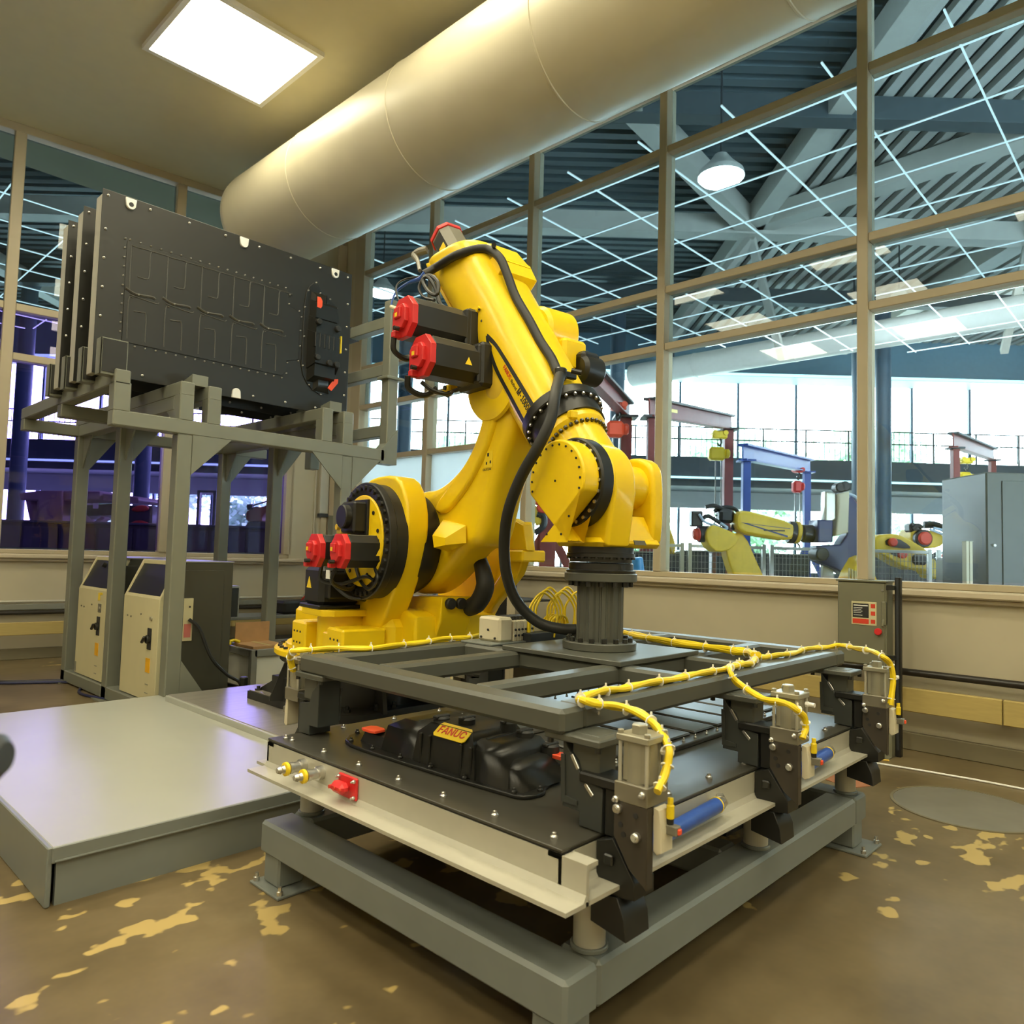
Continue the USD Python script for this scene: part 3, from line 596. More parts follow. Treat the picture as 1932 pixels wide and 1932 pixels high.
for x, y in ((2.78, 5.2), (2.82, 5.02), (2.86, 4.16), (3.05, 4.10), (3.2, 4.10), (2.78, 4.4)): part(t, 'anchor_bolt', lathe([(.024, .33), (.024, .35), (.013, .352), (.013, .37)], (x, y, 0), (0, 0, 1), 6), 'blackmetal')

ROB = thing('industrial_robot', 'big yellow heavy-duty robot arm in the middle of the room, holding the lifting frame', 'robot arm', (2.88, 2.13, 0), -9.0)
# local: x across the arm (minus = side with the motors), y back towards its base, z up
R_ = ROB
ub = 2.45
part(R_, 'base_plate', cyl((0, ub, .662), (0, ub, .708), .64, 72, .008), 'yellow')
body = part(R_, 'turret', [box(-.40, .40, 1.36, 2.85, .712, 1.0, .05), prism([(1.22, .80), (1.22, 1.02), (1.36, 1.05), (2.0, 1.05), (2.4, .95), (2.4, .712), (1.5, .712)], -.30, .30, 'x', bev=.03), cyl((0, ub, .705), (0, ub, .74), .56, 56, .006)], 'yellow')
yk = [(1.16, 1.52), (1.17, 1.66), (1.24, 1.80), (1.36, 1.86), (1.62, 1.86), (1.74, 1.82), (1.83, 1.70), (1.87, 1.50), (1.88, 1.30), (1.92, 1.16), (1.98, 1.12), (2.02, .712), (1.72, .712), (1.50, .86), (1.40, 1.0), (1.28, 1.18), (1.19, 1.38)]
part(R_, 'turret_arm', prism(yk, -.41, -.26, 'x', bev=.022, sm=1), 'yellow')
part(R_, 'turret_arm', prism([(1.16, 1.46), (1.22, 1.72), (1.42, 1.84), (1.62, 1.82), (1.80, 1.66), (1.86, 1.40), (2.0, .75), (1.6, .75), (1.35, 1.05), (1.2, 1.25)], .28, .42, 'x', bev=.022, sm=1), 'yellow')
J2 = np.array([0, 1.50, 1.46])
part(R_, 'bearing_ring', lathe([(.30, -.40), (.345, -.40), (.345, -.47), (.352, -.478), (.352, -.515), (.345, -.52), (.26, -.52), (.255, -.50)], J2, (1, 0, 0), 72)
     , 'black')
part(R_, 'ring_bolts', bolts(J2 + (-.52, 0, 0), (-1, 0, 0), .318, 34, .0165, .016), 'blackmetal', kind='stuff')
part(R_, 'gear_cover', lathe([(.275, -.49), (.275, -.524), (.268, -.530)][::1], J2, (1, 0, 0), 64), 'yellow')
part(R_, 'cover_screw', bolts(J2 + (-.53, 0, 0), (-1, 0, 0), .225, 12, .012, .006, .26), 'blackmetal', kind='stuff')
part(R_, 'joint_ring', lathe([(.27, -.29), (.325, -.28), (.325, -.20), (.30, -.15), (.25, -.14)], J2, (1, 0, 0), 64), 'black')
def red_cap(parent, c, s=.085):
    """square motor end with cut corners, facing -x"""
    cx_, cy_, cz_ = c
    o = [(cy_ + s * a, cz_ + s * b) for a, b in ((-1, -.45), (-.45, -1), (.45, -1), (1, -.45), (1, .45), (.45, 1), (-.45, 1), (-1, .45))]
    q = part(parent, 'motor_cap', prism(o, cx_ - .035, cx_, 'x', bev=.004), 'red', 'red motor end cap')
    o2 = [(cy_ + .05 * a * s / .085, cz_ + .05 * b * s / .085) for a, b in ((-1, -.5), (-.5, -1), (.5, -1), (1, -.5), (1, .6), (.6, 1), (-.6, 1), (-1, .6))]
    part(q, 'encoder_cover', [prism(o2, cx_ - .058, cx_ - .03, 'x', bev=.006), box(cx_ - .07, cx_ - .05, cy_ - .022 * s / .085, cy_ + .03 * s / .085, cz_ - .01, cz_ + .04 * s / .085, .005)], 'red')
    part(q, 'cap_sticker', box(cx_ - .0715, cx_ - .0695, cy_ - .004, cy_ + .022, cz_ + .0, cz_ + .022), 'stickery', 'small yellow sticker')
    part(q, 'plug', [box(cx_ - .075, cx_ - .03, cy_ + .01, cy_ + .05, cz_ - s * 1.0, cz_ - s * .66, .006)], 'red')
    part(q, 'plug_cable', [cyl((cx_ - .06, cy_ - .01, cz_ - s * .62), (cx_ - .09, cy_ - .01, cz_ - s * .62), .012, 10)], 'black')
    return q
def motor(c, L, s=.085, tri=True, nm='servo_motor'):
    """black servo motor lying along x with its red cap towards -x; c is the centre of the mounting face"""
    x, y, z = c
    o = [(y + s * a, z + s * b) for a, b in ((-1, -.55), (-.55, -1), (.55, -1), (1, -.55), (1, .55), (.55, 1), (-.55, 1), (-1, .55))]
    q = part(R_, nm, [prism(o, x - L, x, 'x', bev=.004), box(x - .05, x, y - s * 1.02, y + s * 1.02, z - s * 1.02, z + s * 1.02, .01)], 'black')
    part(q, 'motor_top', box(x - L + .01, x - .06, y - s * .52, y + s * .52, z + s - .004, z + s + .003, .002), 'motorgrey')
    if tri: part(q, 'warning_triangle', prism([(y - s, z)] and [(x - L * .42, z - .022), (x - L * .42 + .044, z - .022), (x - L * .42 + .022, z + .02)], y - s - .0015, y - s + .002, 'y'), 'stickery', 'yellow warning triangle')
    red_cap(R_, (x - L, y, z), s * 1.06)
    return q
motor((-.44, 1.345, 1.395), .27, .092); motor((-.44, 1.62, 1.395), .30, .092, False)
part(R_, 'brake_unit', [box(-.62, -.525, 1.42, 1.60, 1.505, 1.69, .012), cyl((-.66, 1.51, 1.60), (-.60, 1.51, 1.60), .072, 24, .006), box(-.545, -.525, 1.40, 1.62, 1.49, 1.705, .004)], 'black')
part(R_, 'grease_valve', [cyl((-.62, 1.66, 1.54), (-.56, 1.66, 1.54), .018, 8), box(-.60, -.52, 1.64, 1.70, 1.50, 1.53, .004)], 'oldyellow')
# J1 motor
part(R_, 'axis_motor', [box(-.67, -.40, 1.74, 2.01, 1.05, 1.30, .03), box(-.685, -.385, 1.72, 2.03, 1.035, 1.06, .006), box(-.64, -.44, 1.68, 1.75, 1.10, 1.26, .01)], 'black')
part(R_, 'warning_triangle', prism([(1.88, 1.16), (1.95, 1.16), (1.915, 1.23)], -.673, -.669, 'x'), 'stickery', 'yellow warning triangle')
part(R_, 'motor_flange', prism([(-.66 + .04, 1.63), (-.28, 1.63), (-.26, 1.68), (-.26, 2.0), (-.30, 2.05), (-.62, 2.05), (-.68, 1.99), (-.68, 1.69)], .995, 1.035, 'z', bev=.006), 'yellow')
part(R_, 'reducer_housing', cyl((-.46, 1.84, .70), (-.46, 1.84, 1.0), .165, 36, .004), 'yellow')
sb = part(R_, 'stopper_block', box(-.66, -.42, 1.98, 2.20, .708, .935, .012), 'yellow')
part(sb, 'block_holes', [cyl((-.664, y, z), (-.658, y, z), .007, 8) for y in (2.05, 2.10, 2.15) for z in (.80, .87)], 'print')
sb = part(R_, 'stopper_block', box(-.68, -.40, 1.38, 1.60, .708, .945, .012), 'yellow')
part(sb, 'block_holes', [cyl((-.684, y, z), (-.678, y, z), .007, 8) for y in (1.44, 1.49, 1.54) for z in (.81, .88)], 'print')
part(R_, 'stopper_block', box(-.64, -.44, 1.60, 1.75, .708, .90, .008), 'yellow')
part(R_, 'base_bolts', bolts((0, ub, .708), (0, 0, 1), .60, 40, .016, .014), 'blackmetal', kind='stuff')
part(R_, 'motor_cables', [tube([(-.72, 1.62, 1.31), (-.70, 1.66, 1.22), (-.62, 1.55, 1.20), (-.54, 1.40, 1.25), (-.52, 1.32, 1.23)], .012, 8), tube([(-.74, 1.36, 1.31), (-.74, 1.42, 1.22), (-.60, 1.5, 1.17), (-.50, 1.58, 1.19)], .012, 8), tube([(-.53, 1.30, 1.30), (-.545, 1.24, 1.24), (-.545, 1.34, 1.18), (-.54, 1.46, 1.22), (-.54, 1.53, 1.30)], .011, 8), tube([(-.66, 1.7, 1.24), (-.58, 1.56, 1.13), (-.50, 1.5, 1.11), (-.46, 1.58, 1.10)], .013, 8)], 'black')
part(R_, 'cable_tag', box(-.765, -.76, 1.40, 1.45, 1.235, 1.285), 'white', 'white cable tag')
# knob box at the front of the turret
part(R_, 'side_box', [prism([(1.16, 1.14), (1.17, .99), (1.30, .76), (1.7, .76), (1.7, 1.12)], -.16, .06, 'x', bev=.012)], 'yellow')
for dx in (-.055, .02): part(R_, 'rubber_stop', cyl((-.05 + dx, 1.165, 1.10), (-.05 + dx, 1.13, 1.10), .034, 20, .006), 'rubber')
# lower arm
la = [(.79, 2.32), (.81, 2.20), (.86, 2.08), (.94, 1.985), (1.06, 1.895), (1.19, 1.83), (1.34, 1.785), (1.50, 1.79), (1.66, 1.74), (1.78, 1.62), (1.82, 1.46), (1.78, 1.30), (1.66, 1.18), (1.50, 1.13), (1.36, 1.165), (1.22, 1.24), (1.10, 1.32), (1.0, 1.40), (.92, 1.435), (.84, 1.445), (.79, 1.50), (.75, 1.62), (.71, 1.74), (.66, 1.86), (.60, 1.97), (.55, 2.10), (.55, 2.32)]
part(R_, 'lower_arm', prism(la, -.15, .10, 'x', bev=.065, sm=2, steps=5), 'yellow', smooth=50)
part(R_, 'arm_rib', prism([(.62, 2.25), (.70, 2.05), (.80, 1.90), (.95, 1.75), (1.15, 1.62), (1.3, 1.66), (1.05, 1.84), (.9, 1.95), (.80, 2.1), (.76, 2.25)], -.175, -.13, 'x', bev=.022, sm=2), 'yellow', smooth=50)
part(R_, 'arm_stop', hull([(x, y, z) for x, y, z in ((-.16, 1.17, 1.60), (-.16, .93, 1.56), (-.16, .92, 1.46), (-.16, 1.10, 1.42), (-.27, 1.11, 1.50), (-.27, .97, 1.485), (-.27, .97, 1.445), (-.27, 1.09, 1.43), (-.10, 1.2, 1.60), (-.1, 1.15, 1.40))]), 'yellow')
part(R_, 'stop_screw', [cyl((-.262, 1.115 - k * .03, 1.50 - k * .018), (-.21, 1.16 - k * .02, 1.53 - k * .02), .008, 8) for k in (0, 1)], 'print')
part(R_, 'caution_label', [box(-.152, -.1505, .70, .78, 1.88, 1.97)], 'stickery', 'yellow caution label')
part(R_, 'label_print', [box(-.1535, -.1520, .735, .75, 1.94, 1.958), box(-.1535, -.152, .715, .725, 1.90, 1.915), box(-.1535, -.152, .75, .76, 1.895, 1.91)] + [text('CAUTION', .012, (-.1525, .79, 1.862), (0, -1, 0), (0, 0, 1), .001)], 'print', smooth=False)
# far side link of the counterbalance
lk = [(.86, 1.60), (.98, 1.60), (1.02, 1.44), (1.05, 1.36), (1.30, 1.10), (1.62, 1.06), (1.78, 1.0), (1.76, .93), (1.5, .95), (1.28, 1.0), (1.10, 1.15), (.90, 1.32)]
part(R_, 'side_link', prism(lk, .24, .30, 'x', bev=.015, sm=1), 'yellow')
part(R_, 'link_plate', [box(.18, .36, .83, 1.02, 1.36, 1.43, .01), prism([(.82, 1.43), (.86, 1.58), (.98, 1.62), (1.04, 1.43)], .20, .27, 'x', bev=.01)], 'yellow')
part(R_, 'rear_cover', prism([(1.3, .76), (1.3, 1.0), (1.75, 1.0), (2.2, .76)], .22, .34, 'x', bev=.01), 'yellow')
part(R_, 'wrapped_hose', tube([[0.05,1.09,1.38],[0.05,1.04,1.29],[0.05,1.02,1.2],[0.05,1.1,1.1],[0.05,1.25,1.06],[0.05,1.42,1.05]], [.042, .05, .056, .056, .05, .046], 18), 'rubber', 'black fabric-wrapped hose')
# upper arm: its own axis runs from the wrist up and back
AX = np.array([0, .629, .777]); AN = np.array([0, .777, -.629]); J5 = np.array([0, 0, 1.745])
def arm_pt(tt, ww, x=0.): return J5 + AX * tt + AN * ww + np.array([x, 0, 0])
def arm_prism(o, a, b, **k):
    q = prism(o, a, b, 'x', **k); V = np.array(q.vertices); W = J5 + np.outer(V[:, 1], AX) + np.outer(V[:, 2], AN); W[:, 0] += V[:, 0]
    f = np.array(q.faces)[:, ::-1]; return TM(W, f, process=False)
def arm_sec(t):
    k = min(max((t - .5) / 1.5, 0), 1); return .194 + .002 * k, .196 + .016 * k, 2.1 + 1.2 * k, .028 - .02 * k
def arm_x(t, w):
    hx, hw, n, wc = arm_sec(t); r = min(abs(w - wc) / hw, .985); return -hx * (1 - r**n)**(1 / n)
def arm_loft():
    V = []; F = []; N = 48; SS = list(np.linspace(0, .975, 26)) + [.99, 1.0, 1.004]
    for i, s in enumerate(SS):
        t0 = .45 + min(s, 1) * 1.5; hx, hw, n, wc = arm_sec(t0); sh = (1, 1, 1)[0] if i < 26 else (.985, .94, .86)[i - 26]
        for a in np.linspace(0, 2 * PI, N, endpoint=False):
            c_, s_ = math.cos(a), math.sin(a); x = hx * sh * np.sign(c_) * abs(c_)**(2 / n); w = wc + hw * sh * np.sign(s_) * abs(s_)**(2 / n)
            V.append(arm_pt(.45 + s * (1.955 + .80 * w - .45) if s > 0 else .45, w, x))
    for i in range(len(SS) - 1):
        for j in range(N):
            A, B, C_, D_ = i * N + j, i * N + (j + 1) % N, (i + 1) * N + (j + 1) % N, (i + 1) * N + j
            F += [(A, C_, B), (A, D_, C_)]
    for base, fl in ((0, 1), ((len(SS) - 1) * N, 0)):
        ci = len(V); V.append(np.mean(V[base:base + N], 0))
        for j in range(N): F.append((ci, base + j, base + (j + 1) % N) if fl else (ci, base + (j + 1) % N, base + j))
    return TM(np.array(V), np.array(F), process=False)
def on_arm(mesh, off=.0015):
    """wraps flat lettering drawn as (along, across) onto the near side of the arm"""
    q = mesh.copy(); V = np.array(q.vertices); W = np.array([arm_pt(t, w, arm_x(t, w) - off - d) for t, w, d in V])
    return TM(W, np.array(q.faces), process=False)
def ribbon(p, q, nseg=24):
    p, q = spline(np.c_[p, np.zeros(len(p))], 6), spline(np.c_[q, np.zeros(len(q))], 6); V = np.vstack([p, q]); n = len(p)
    F = []
    for i in range(n - 1): F += [(i, i + 1, n + i + 1), (i, n + i + 1, n + i)]
    return TM(V, np.array(F), process=False)
part(R_, 'upper_arm', arm_loft(), 'yellow', smooth=50)
def ring(prof, n=64, c0=None): return lathe(prof, J5 if c0 is None else c0, AX, n)
part(R_, 'arm_flange', ring([(.15, .52), (.19, .515), (.212, .505), (.217, .498), (.217, .452), (.212, .446), (.192, .444), (.188, .36), (.15, .36)][::-1]), 'black')
part(R_, 'flange_bolts', bolts(arm_pt(.446, 0), -AX, .203, 26, .0095, .010), 'steel', kind='stuff')
part(R_, 'wrist_collar', ring([(.13, .375), (.172, .372), (.177, .365), (.177, .325), (.168, .31), (.160, .300), (.15, .295), (.15, .02), (.10, 0.0)][::-1]), 'yellow')
part(R_, 'collar_bolts', bolts(arm_pt(.303, 0), -AX, .160, 34, .0105, .012), 'blackmetal', kind='stuff')
for k in (.9, 3.3, 5.4):
    u_, v_, w_ = basis(AX); q = arm_pt(.335, 0) + .175 * (math.cos(k) * u_ + math.sin(k) * v_)
    part(R_, 'collar_lug', box(q[0] - .022, q[0] + .022, q[1] - .022, q[1] + .022, q[2] - .022, q[2] + .022, .008), 'yellow')
# printed stripe and name on the arm side
part(R_, 'stripe', on_arm(trimesh.util.concatenate([ribbon([[1.137,0.015],[1.101,0.004],[0.988,-0.013],[0.712,-0.023],[0.478,-0.027]], [[1.102,0.028],[1.074,0.024],[0.988,0.009],[0.712,-0.0],[0.479,-0.003]]),
     ribbon([[1.122,0.014],[1.046,0.038],[0.897,0.067],[0.673,0.072],[0.48,0.075]], [[1.133,0.03],[1.071,0.059],[0.919,0.095],[0.696,0.099],[0.488,0.103]])]), .002), 'print', 'black swoosh stripe', smooth=False)
ta, tb_ = np.array([0.868,0.032]), np.array([0.498,0.033])
tdir = (tb_ - ta) / np.linalg.norm(tb_ - ta); tup = np.array([-tdir[1], tdir[0]])
if tup @ (np.array([0.854,0.008]) - ta) < 0: tup = -tup
LT = np.linalg.norm(tb_ - ta)
def letter(s, h, at_, bold=False, width=None):
    q = meshkit.text_mesh(s, h, .001, bold); V = np.array(q.vertices)
    if width: V[:, 0] *= width / max(np.ptp(V[:, 0]), 1e-6)
    W = np.c_[ta + np.outer(V[:, 0] + at_, tdir) + np.outer(V[:, 1], tup), V[:, 2]]
    return on_arm(TM(W, np.array(q.faces)[:, ::-1], process=False), .0015)
part(R_, 'maker_lettering', letter('FANUC', .022, 0, True, LT * .27), 'printred', 'red lettering', smooth=False)
part(R_, 'type_lettering', letter('Robot', .017, LT * .30, False, LT * .20), 'print', 'black lettering', smooth=False)
part(R_, 'type_lettering', letter('M-1000iA', .032, LT * .53, True, LT * .47), 'print', 'black lettering', smooth=False)
part(R_, 'grease_bracket', tube([[-0.193,0.891,2.722], [-0.195,0.847,2.754], [-0.194,0.803,2.786]], .013, 8, 4), 'yellow')
part(R_, 'bracket_screw', cyl([-0.193,0.885,2.726], [-0.21,0.86,2.717], .006, 8), 'print'); part(R_, 'bracket_screw', cyl([-0.195,0.812,2.776], [-0.21,0.79,2.767], .006, 8), 'print')
part(R_, 'arm_mark', cyl([-0.195,0.787,2.703], [-0.197,0.779,2.704], .006, 6), 'print')
# elbow casting with the three motors
jc = [[0.98,2.65],[0.94,2.49],[1.11,2.47],[1.15,2.44],[1.14,2.4],[1.04,2.35],[0.87,2.29],[0.64,2.25]] + [(.50, 2.12), (.98, 2.70), (1.06, 2.78)]
part(R_, 'elbow_casting', prism(jc, -.155, .16, 'x', bev=.035, sm=1, steps=4), 'yellow', smooth=50)
part(R_, 'elbow_ring', lathe([(.20, -.252), (.225, -.25), (.235, -.235)][::1], (.07, .70, 2.36), (1, 0, 0), 40), 'yellow')
part(R_, 'casting_pocket', lathe([(.06, -.2535), (.085, -.2535), (.09, -.251)], (.071, .66, 2.33), (1, 0, 0), 30), 'oldyellow')
part(R_, 'lug', [box(-.27, -.20, .90, 1.0, 2.37, 2.43, .012), box(-.27, -.2, .98, 1.06, 2.33, 2.37, .01)], 'yellow')
part(R_, 'lug_screw', [cyl((-.28, 1.02, 2.35), (-.265, 1.02, 2.35), .014, 10), cyl((-.28, .95, 2.40), (-.265, .95, 2.40), .012, 10)], 'print')
motor((-.22, .80, 2.435), .32, .105); motor((-.22, .93, 2.665), .36, .105, False)
part(R_, 'motor_mount', [box(-.26, -.14, .68, .93, 2.31, 2.56, .02), box(-.26, -.14, .82, 1.05, 2.55, 2.78, .02)], 'black')
part(R_, 'motor_cables', [tube([(-.62, .84, 2.33), (-.60, .86, 2.27), (-.52, .84, 2.24), (-.46, .80, 2.28)], .016, 8), tube([(-.64, .97, 2.56), (-.63, .98, 2.49), (-.55, .98, 2.46), (-.50, .95, 2.50)], .016, 8), tube([(-.56, .8, 2.30), (-.50, .78, 2.26), (-.40, .78, 2.255), (-.3, .9, 2.30)], .012, 8), tube([(-.30, .95, 2.29), (-.26, 1.0, 2.32), (-.22, .95, 2.34)], .012, 8)], 'black')
# third motor at the top end of the arm
c_ = arm_pt(1.98, .06, -.02)
def along(o, a, b, bev=.004):
    q = prism(o, a, b, 'z', bev=bev); V = np.array(q.vertices); W = c_ + np.outer(V[:, 0], (1, 0, 0)) + np.outer(V[:, 1], AN) + np.outer(V[:, 2], AX)
    return TM(W, np.array(q.faces)[:, ::-1], process=False)
oc = [(a * .092, b * .092) for a, b in ((-1, -.5), (-.5, -1), (.5, -1), (1, -.5), (1, .5), (.5, 1), (-.5, 1), (-1, .5))]
q = part(R_, 'servo_motor', along(oc, -.02, .25), 'motorgrey'); part(q, 'motor_cap', along([(a * 1.08, b * 1.08) for a, b in oc], .25, .28), 'red', 'red motor end cap')
part(q, 'motor_side', along([(-.094, -.046), (-.094, .046), (-.091, .046), (-.091, -.046)], .0, .23, 0), 'black')
part(q, 'warning_triangle', along([(-.0955, -.03), (-.0955, .03), (-.0935, .03), (-.0935, -.03)], .08, .13, 0), 'stickery', 'yellow warning label')
part(R_, 'top_cover', [arm_prism([(1.55, -.235), (1.75, -.215), (1.84, -.16), (1.84, -.06), (1.60, -.10)], -.06, .17, bev=.018), arm_prism([(1.45, -.22), (1.58, -.235), (1.62, -.15), (1.45, -.15)], -.10, .17, bev=.012), arm_prism([(1.80, -.05), (2.02, .12), (2.10, .20), (2.0, .22), (1.85, .1)], -.17, .15, bev=.015)], 'yellow')
part(R_, 'cover_screws', [cyl([-0.177,0.998,3.176], [-0.191,0.984,3.177], .010, 8), cyl([-0.195,1.108,3.18], [-0.214,1.085,3.174], .010, 8)], 'print')
part(R_, 'rear_plate', arm_prism([(1.3, .195), (1.95, .205), (1.95, .225), (1.3, .215)], -.14, .14, bev=.005), 'oldyellow')
part(R_, 'side_drum', [cyl((.10, .68, 2.68), (.33, .68, 2.68), .15, 32, .02), box(.15, .33, .47, .62, 2.44, 2.62, .02)], 'yellow')
part(R_, 'side_motor', [cyl((.24, .46, 2.45), (.40, .46, 2.45), .085, 24, .02), box(.24, .38, .41, .55, 2.42, 2.55, .02)], 'black')
part(R_, 'hose_bracket', [cyl([-0.071,0.511,2.648], [-0.082,0.476,2.636], .016, 8), cyl([-0.064,0.391,2.497], [-0.077,0.367,2.49], .016, 8)], 'yellow')
# the long black hose over the arm down to the lifting frame

hz = [[-0.3,1.26,3.08],[-0.224,1.233,3.141],[-0.221,1.033,3.149],[-0.146,0.924,3.174],[-0.098,0.863,3.162],[-0.096,0.758,3.079],[-0.093,0.688,2.961],[-0.088,0.615,2.822],[-0.083,0.49,2.654],[-0.078,0.401,2.525],[-0.079,0.311,2.422],[-0.091,0.245,2.333]]
hs = part(R_, 'dress_hose', tube(hz, .0255, 14), 'rubber', 'thick black cable hose')
hz2 = [[-0.095,0.219,2.311],[-0.27,0.05,2.16],[-0.32,0.02,2.03],[-0.36,0.06,1.9],[-0.38,0.15,1.77],[-0.38,0.24,1.62],[-0.35,0.31,1.47],[-0.31,0.34,1.31],[-0.24,0.34,1.17],[-0.15,0.28,1.07],[-0.06,0.2,1.04],[0.02,0.13,1.04]]
part(R_, 'dress_hose', tube(hz2, .0275, 14), 'rubber', 'thick black cable hose')
q = [-0.09,0.224,2.319]
part(R_, 'hose_clamp', [cyl(np.array(q) + (0, .0, .03), np.array(q) + (0, 0, -.03), .034, 16, .006), box(q[0] - .02, q[0] + .09, q[1] - .03, q[1] + .0, q[2] - .02, q[2] + .015, .006), cyl((q[0] + .02, q[1] - .06, q[2] + .01), (q[0] + .06, q[1] - .09, q[2] - .0), .014, 10)], 'blackmetal')
part(R_, 'hose_clip', cyl([-0.07,0.86,3.187], [-0.119,0.793,3.164], .014, 10), 'blackmetal')
part(R_, 'blue_sleeve', [tube([[-0.3,1.24,3.08],[-0.31,1.28,3.06],[-0.34,1.38,3.05],[-0.38,1.44,3.01],[-0.42,1.42,2.94],[-0.44,1.4,2.88]], [.020, .016, .010, .007, .006, .006], 10)], 'blue', 'blue cable sleeve')
part(R_, 'loose_cables', [tube([[-0.31,1.25,3.06],[-0.33,1.26,2.99],[-0.34,1.18,2.91],[-0.34,1.06,2.86]], .009, 8), tube([[-0.31,1.24,3.06],[-0.3,1.18,3.05],[-0.3,1.09,2.98],[-0.32,1.07,2.9],[-0.33,1.15,2.94],[-0.32,1.23,3.03],[-0.31,1.19,3.04],[-0.31,1.1,2.95],[-0.31,1.05,2.85],[-0.3,0.99,2.8]], .012, 8), tube([[-0.32,1.29,3.07],[-0.36,1.38,3.07],[-0.4,1.41,3.03],[-0.42,1.36,2.94],[-0.42,1.27,2.85]], .006, 8)], 'black')
part(R_, 'connector_elbow', [tube([[-0.15,1.49,3.35],[-0.18,1.53,3.34],[-0.2,1.56,3.32],[-0.22,1.48,3.25],[-0.26,1.38,3.15]], [.024, .026, .022, .014, .012], 10)], 'motorgrey')
part(R_, 'connector', [cyl([-0.46,1.36,2.87], [-0.44,1.25,2.82], .012, 8), cyl([-0.46,1.17,2.87], [-0.44,1.13,2.82], .020, 8)], 'cream')
# wrist
cv = circ(0, 1.745, .192, 40, -.30, PI + .30) + [(.072, 1.472), (-.072, 1.472)]
part(R_, 'wrist_cover', prism(cv, -.30, -.20, 'x', bev=.012), 'yellow')
part(R_, 'cover_screws', [cyl((-.3035, y, z), (-.296, y, z), .0055, 8) for y, z in circ(0, 1.745, .168, 14, -.25, PI + .25) + [(.10, 1.58), (-.10, 1.58), (.05, 1.50), (-.05, 1.50), (.0, 1.745)]], 'print')
part(R_, 'wrist_ring', lathe([(.16, -.20), (.205, -.205), (.212, -.195), (.212, -.135), (.2, -.125), (.16, -.125)], (0, 0, 1.745), (1, 0, 0), 56), 'black')
part(R_, 'ring_bolts', bolts((-.205, 0, 1.745), (-1, 0, 0), .192, 24, .009, .008), 'steel', kind='stuff')
part(R_, 'wrist_body', [prism(circ(.0, 1.745, .200, 40, .1, PI - .1) + [(-.205, 1.70), (-.17, 1.46), (-.155, 1.45), (.155, 1.45), (.17, 1.46), (.205, 1.70)], -.13, .03, 'x', bev=.025, sm=0),
     cyl((.02, 0, 1.75), (.12, 0, 1.75), .145, 40, .02, .105), cyl((.1, 0, 1.75), (.26, 0, 1.75), .108, 36), box(-.17, .27, -.15, .15, 1.448, 1.49, .02), hull([(x, y, z) for x, y, z in ((-.02, -.15, 1.48), (.24, -.13, 1.48), (.02, -.11, 1.60), (.20, -.09, 1.60), (-.02, .15, 1.48), (.24, .13, 1.48), (.02, .11, 1.60), (.20, .09, 1.60))])], 'yellow', smooth=40)
part(R_, 'wrist_side_cover', prism([(.11, 1.455), (.135, 1.50), (.135, 1.80), (.11, 1.88), (.05, 1.905), (-.05, 1.90), (-.115, 1.86), (-.135, 1.78), (-.135, 1.50), (-.10, 1.455)], .215, .30, 'x', bev=.025, sm=1, steps=4), 'yellow', smooth=50)
part(R_, 'nameplate', prism([(.075, 1.462), (.155, 1.462), (.14, 1.484), (.065, 1.484)], -.1535, -.1495, 'y'), 'motorgrey', 'dark nameplate')
part(R_, 'inspection_label', box(-.12, -.07, -.152, -.149, 1.458, 1.484, .001), 'oldyellow')
part(R_, 'tool_flange', lathe([(.158, 1.448), (.158, 1.42), (.163, 1.417), (.163, 1.400), (.150, 1.398), (.148, 1.376)][::-1], (0, 0, 0), (0, 0, 1), 56), 'blackmetal')
part(R_, 'tool_bolts', bolts((0, 0, 1.402), (0, 0, -1), .156, 28, .008, .010), 'blackmetal', kind='stuff')

# ================================================================== panel rack
t = thing('panel_rack', 'tall grey steel rack holding three upright black battery panels', 'rack')
w = .118
PX, PY = (2.375, 3.895), (5.905, 7.19, 8.38)
for x in PX:
    for y in PY: part(t, 'post', box(x, x + w, y, y + w, .0 if y > 6 else .012, 2.29 if y < 6 else 2.60, .008), 'rack')
part(t, 'front_beam', box(1.89, 4.38, 5.90, 6.02, 2.288, 2.405, .008), 'rack')
part(t, 'end_post', box(1.89, 2.01, 5.90, 6.02, 2.40, 2.62, .006), 'rack')
for x in (1.89, 2.375, 2.60, 3.667, 3.893):
    part(t, 'support_arm', box(x, x + .112, 5.90, 8.50, 2.60, 2.712, .008), 'rack')
    if x > 2: part(t, 'arm_post', box(x, x + .112, 5.90, 6.02, 2.40, 2.61, .006), 'rack')
    if x in (2.375, 3.667):
        for k in range(3): part(t, 'locating_plate', prism([(5.98 + k * .44, 2.71), (6.14 + k * .44, 2.71), (6.14 + k * .44, 2.77 + .0 * k), (5.98 + k * .44, 2.80)], x + .02 + .1, x + .13 + .12, 'x'), 'rack')
for x in (2.375, 3.895):
    part(t, 'gusset', prism([(x + w - .002, 2.29), (x + w + .32, 2.29), (x + w - .002, 1.97)], 5.902, 5.914, 'y') if x < 3 else prism([(x + .002, 2.29), (x - .32, 2.29), (x + .002, 1.97)], 5.902, 5.914, 'y'), 'rack')
    if x > 3: part(t, 'gusset', prism([(x + w - .002, 2.29), (x + w + .32, 2.29), (x + w - .002, 1.97)], 5.902, 5.914, 'y'), 'rack')
    for y in (7.19, 8.38):
        part(t, 'gusset', prism([(y + .005, 2.60), (y - .32, 2.60), (y + .005, 2.16)], x + .05, x + .062, 'x'), 'rack'); part(t, 'gusset', prism([(x + w, 2.60), (x + w + .32, 2.60), (x + w, 2.16)], y + .01, y + .022, 'y'), 'rack')
    part(t, 'top_tube', box(x, x + w, 6.02, 8.5, 2.49, 2.602, .006), 'rack')
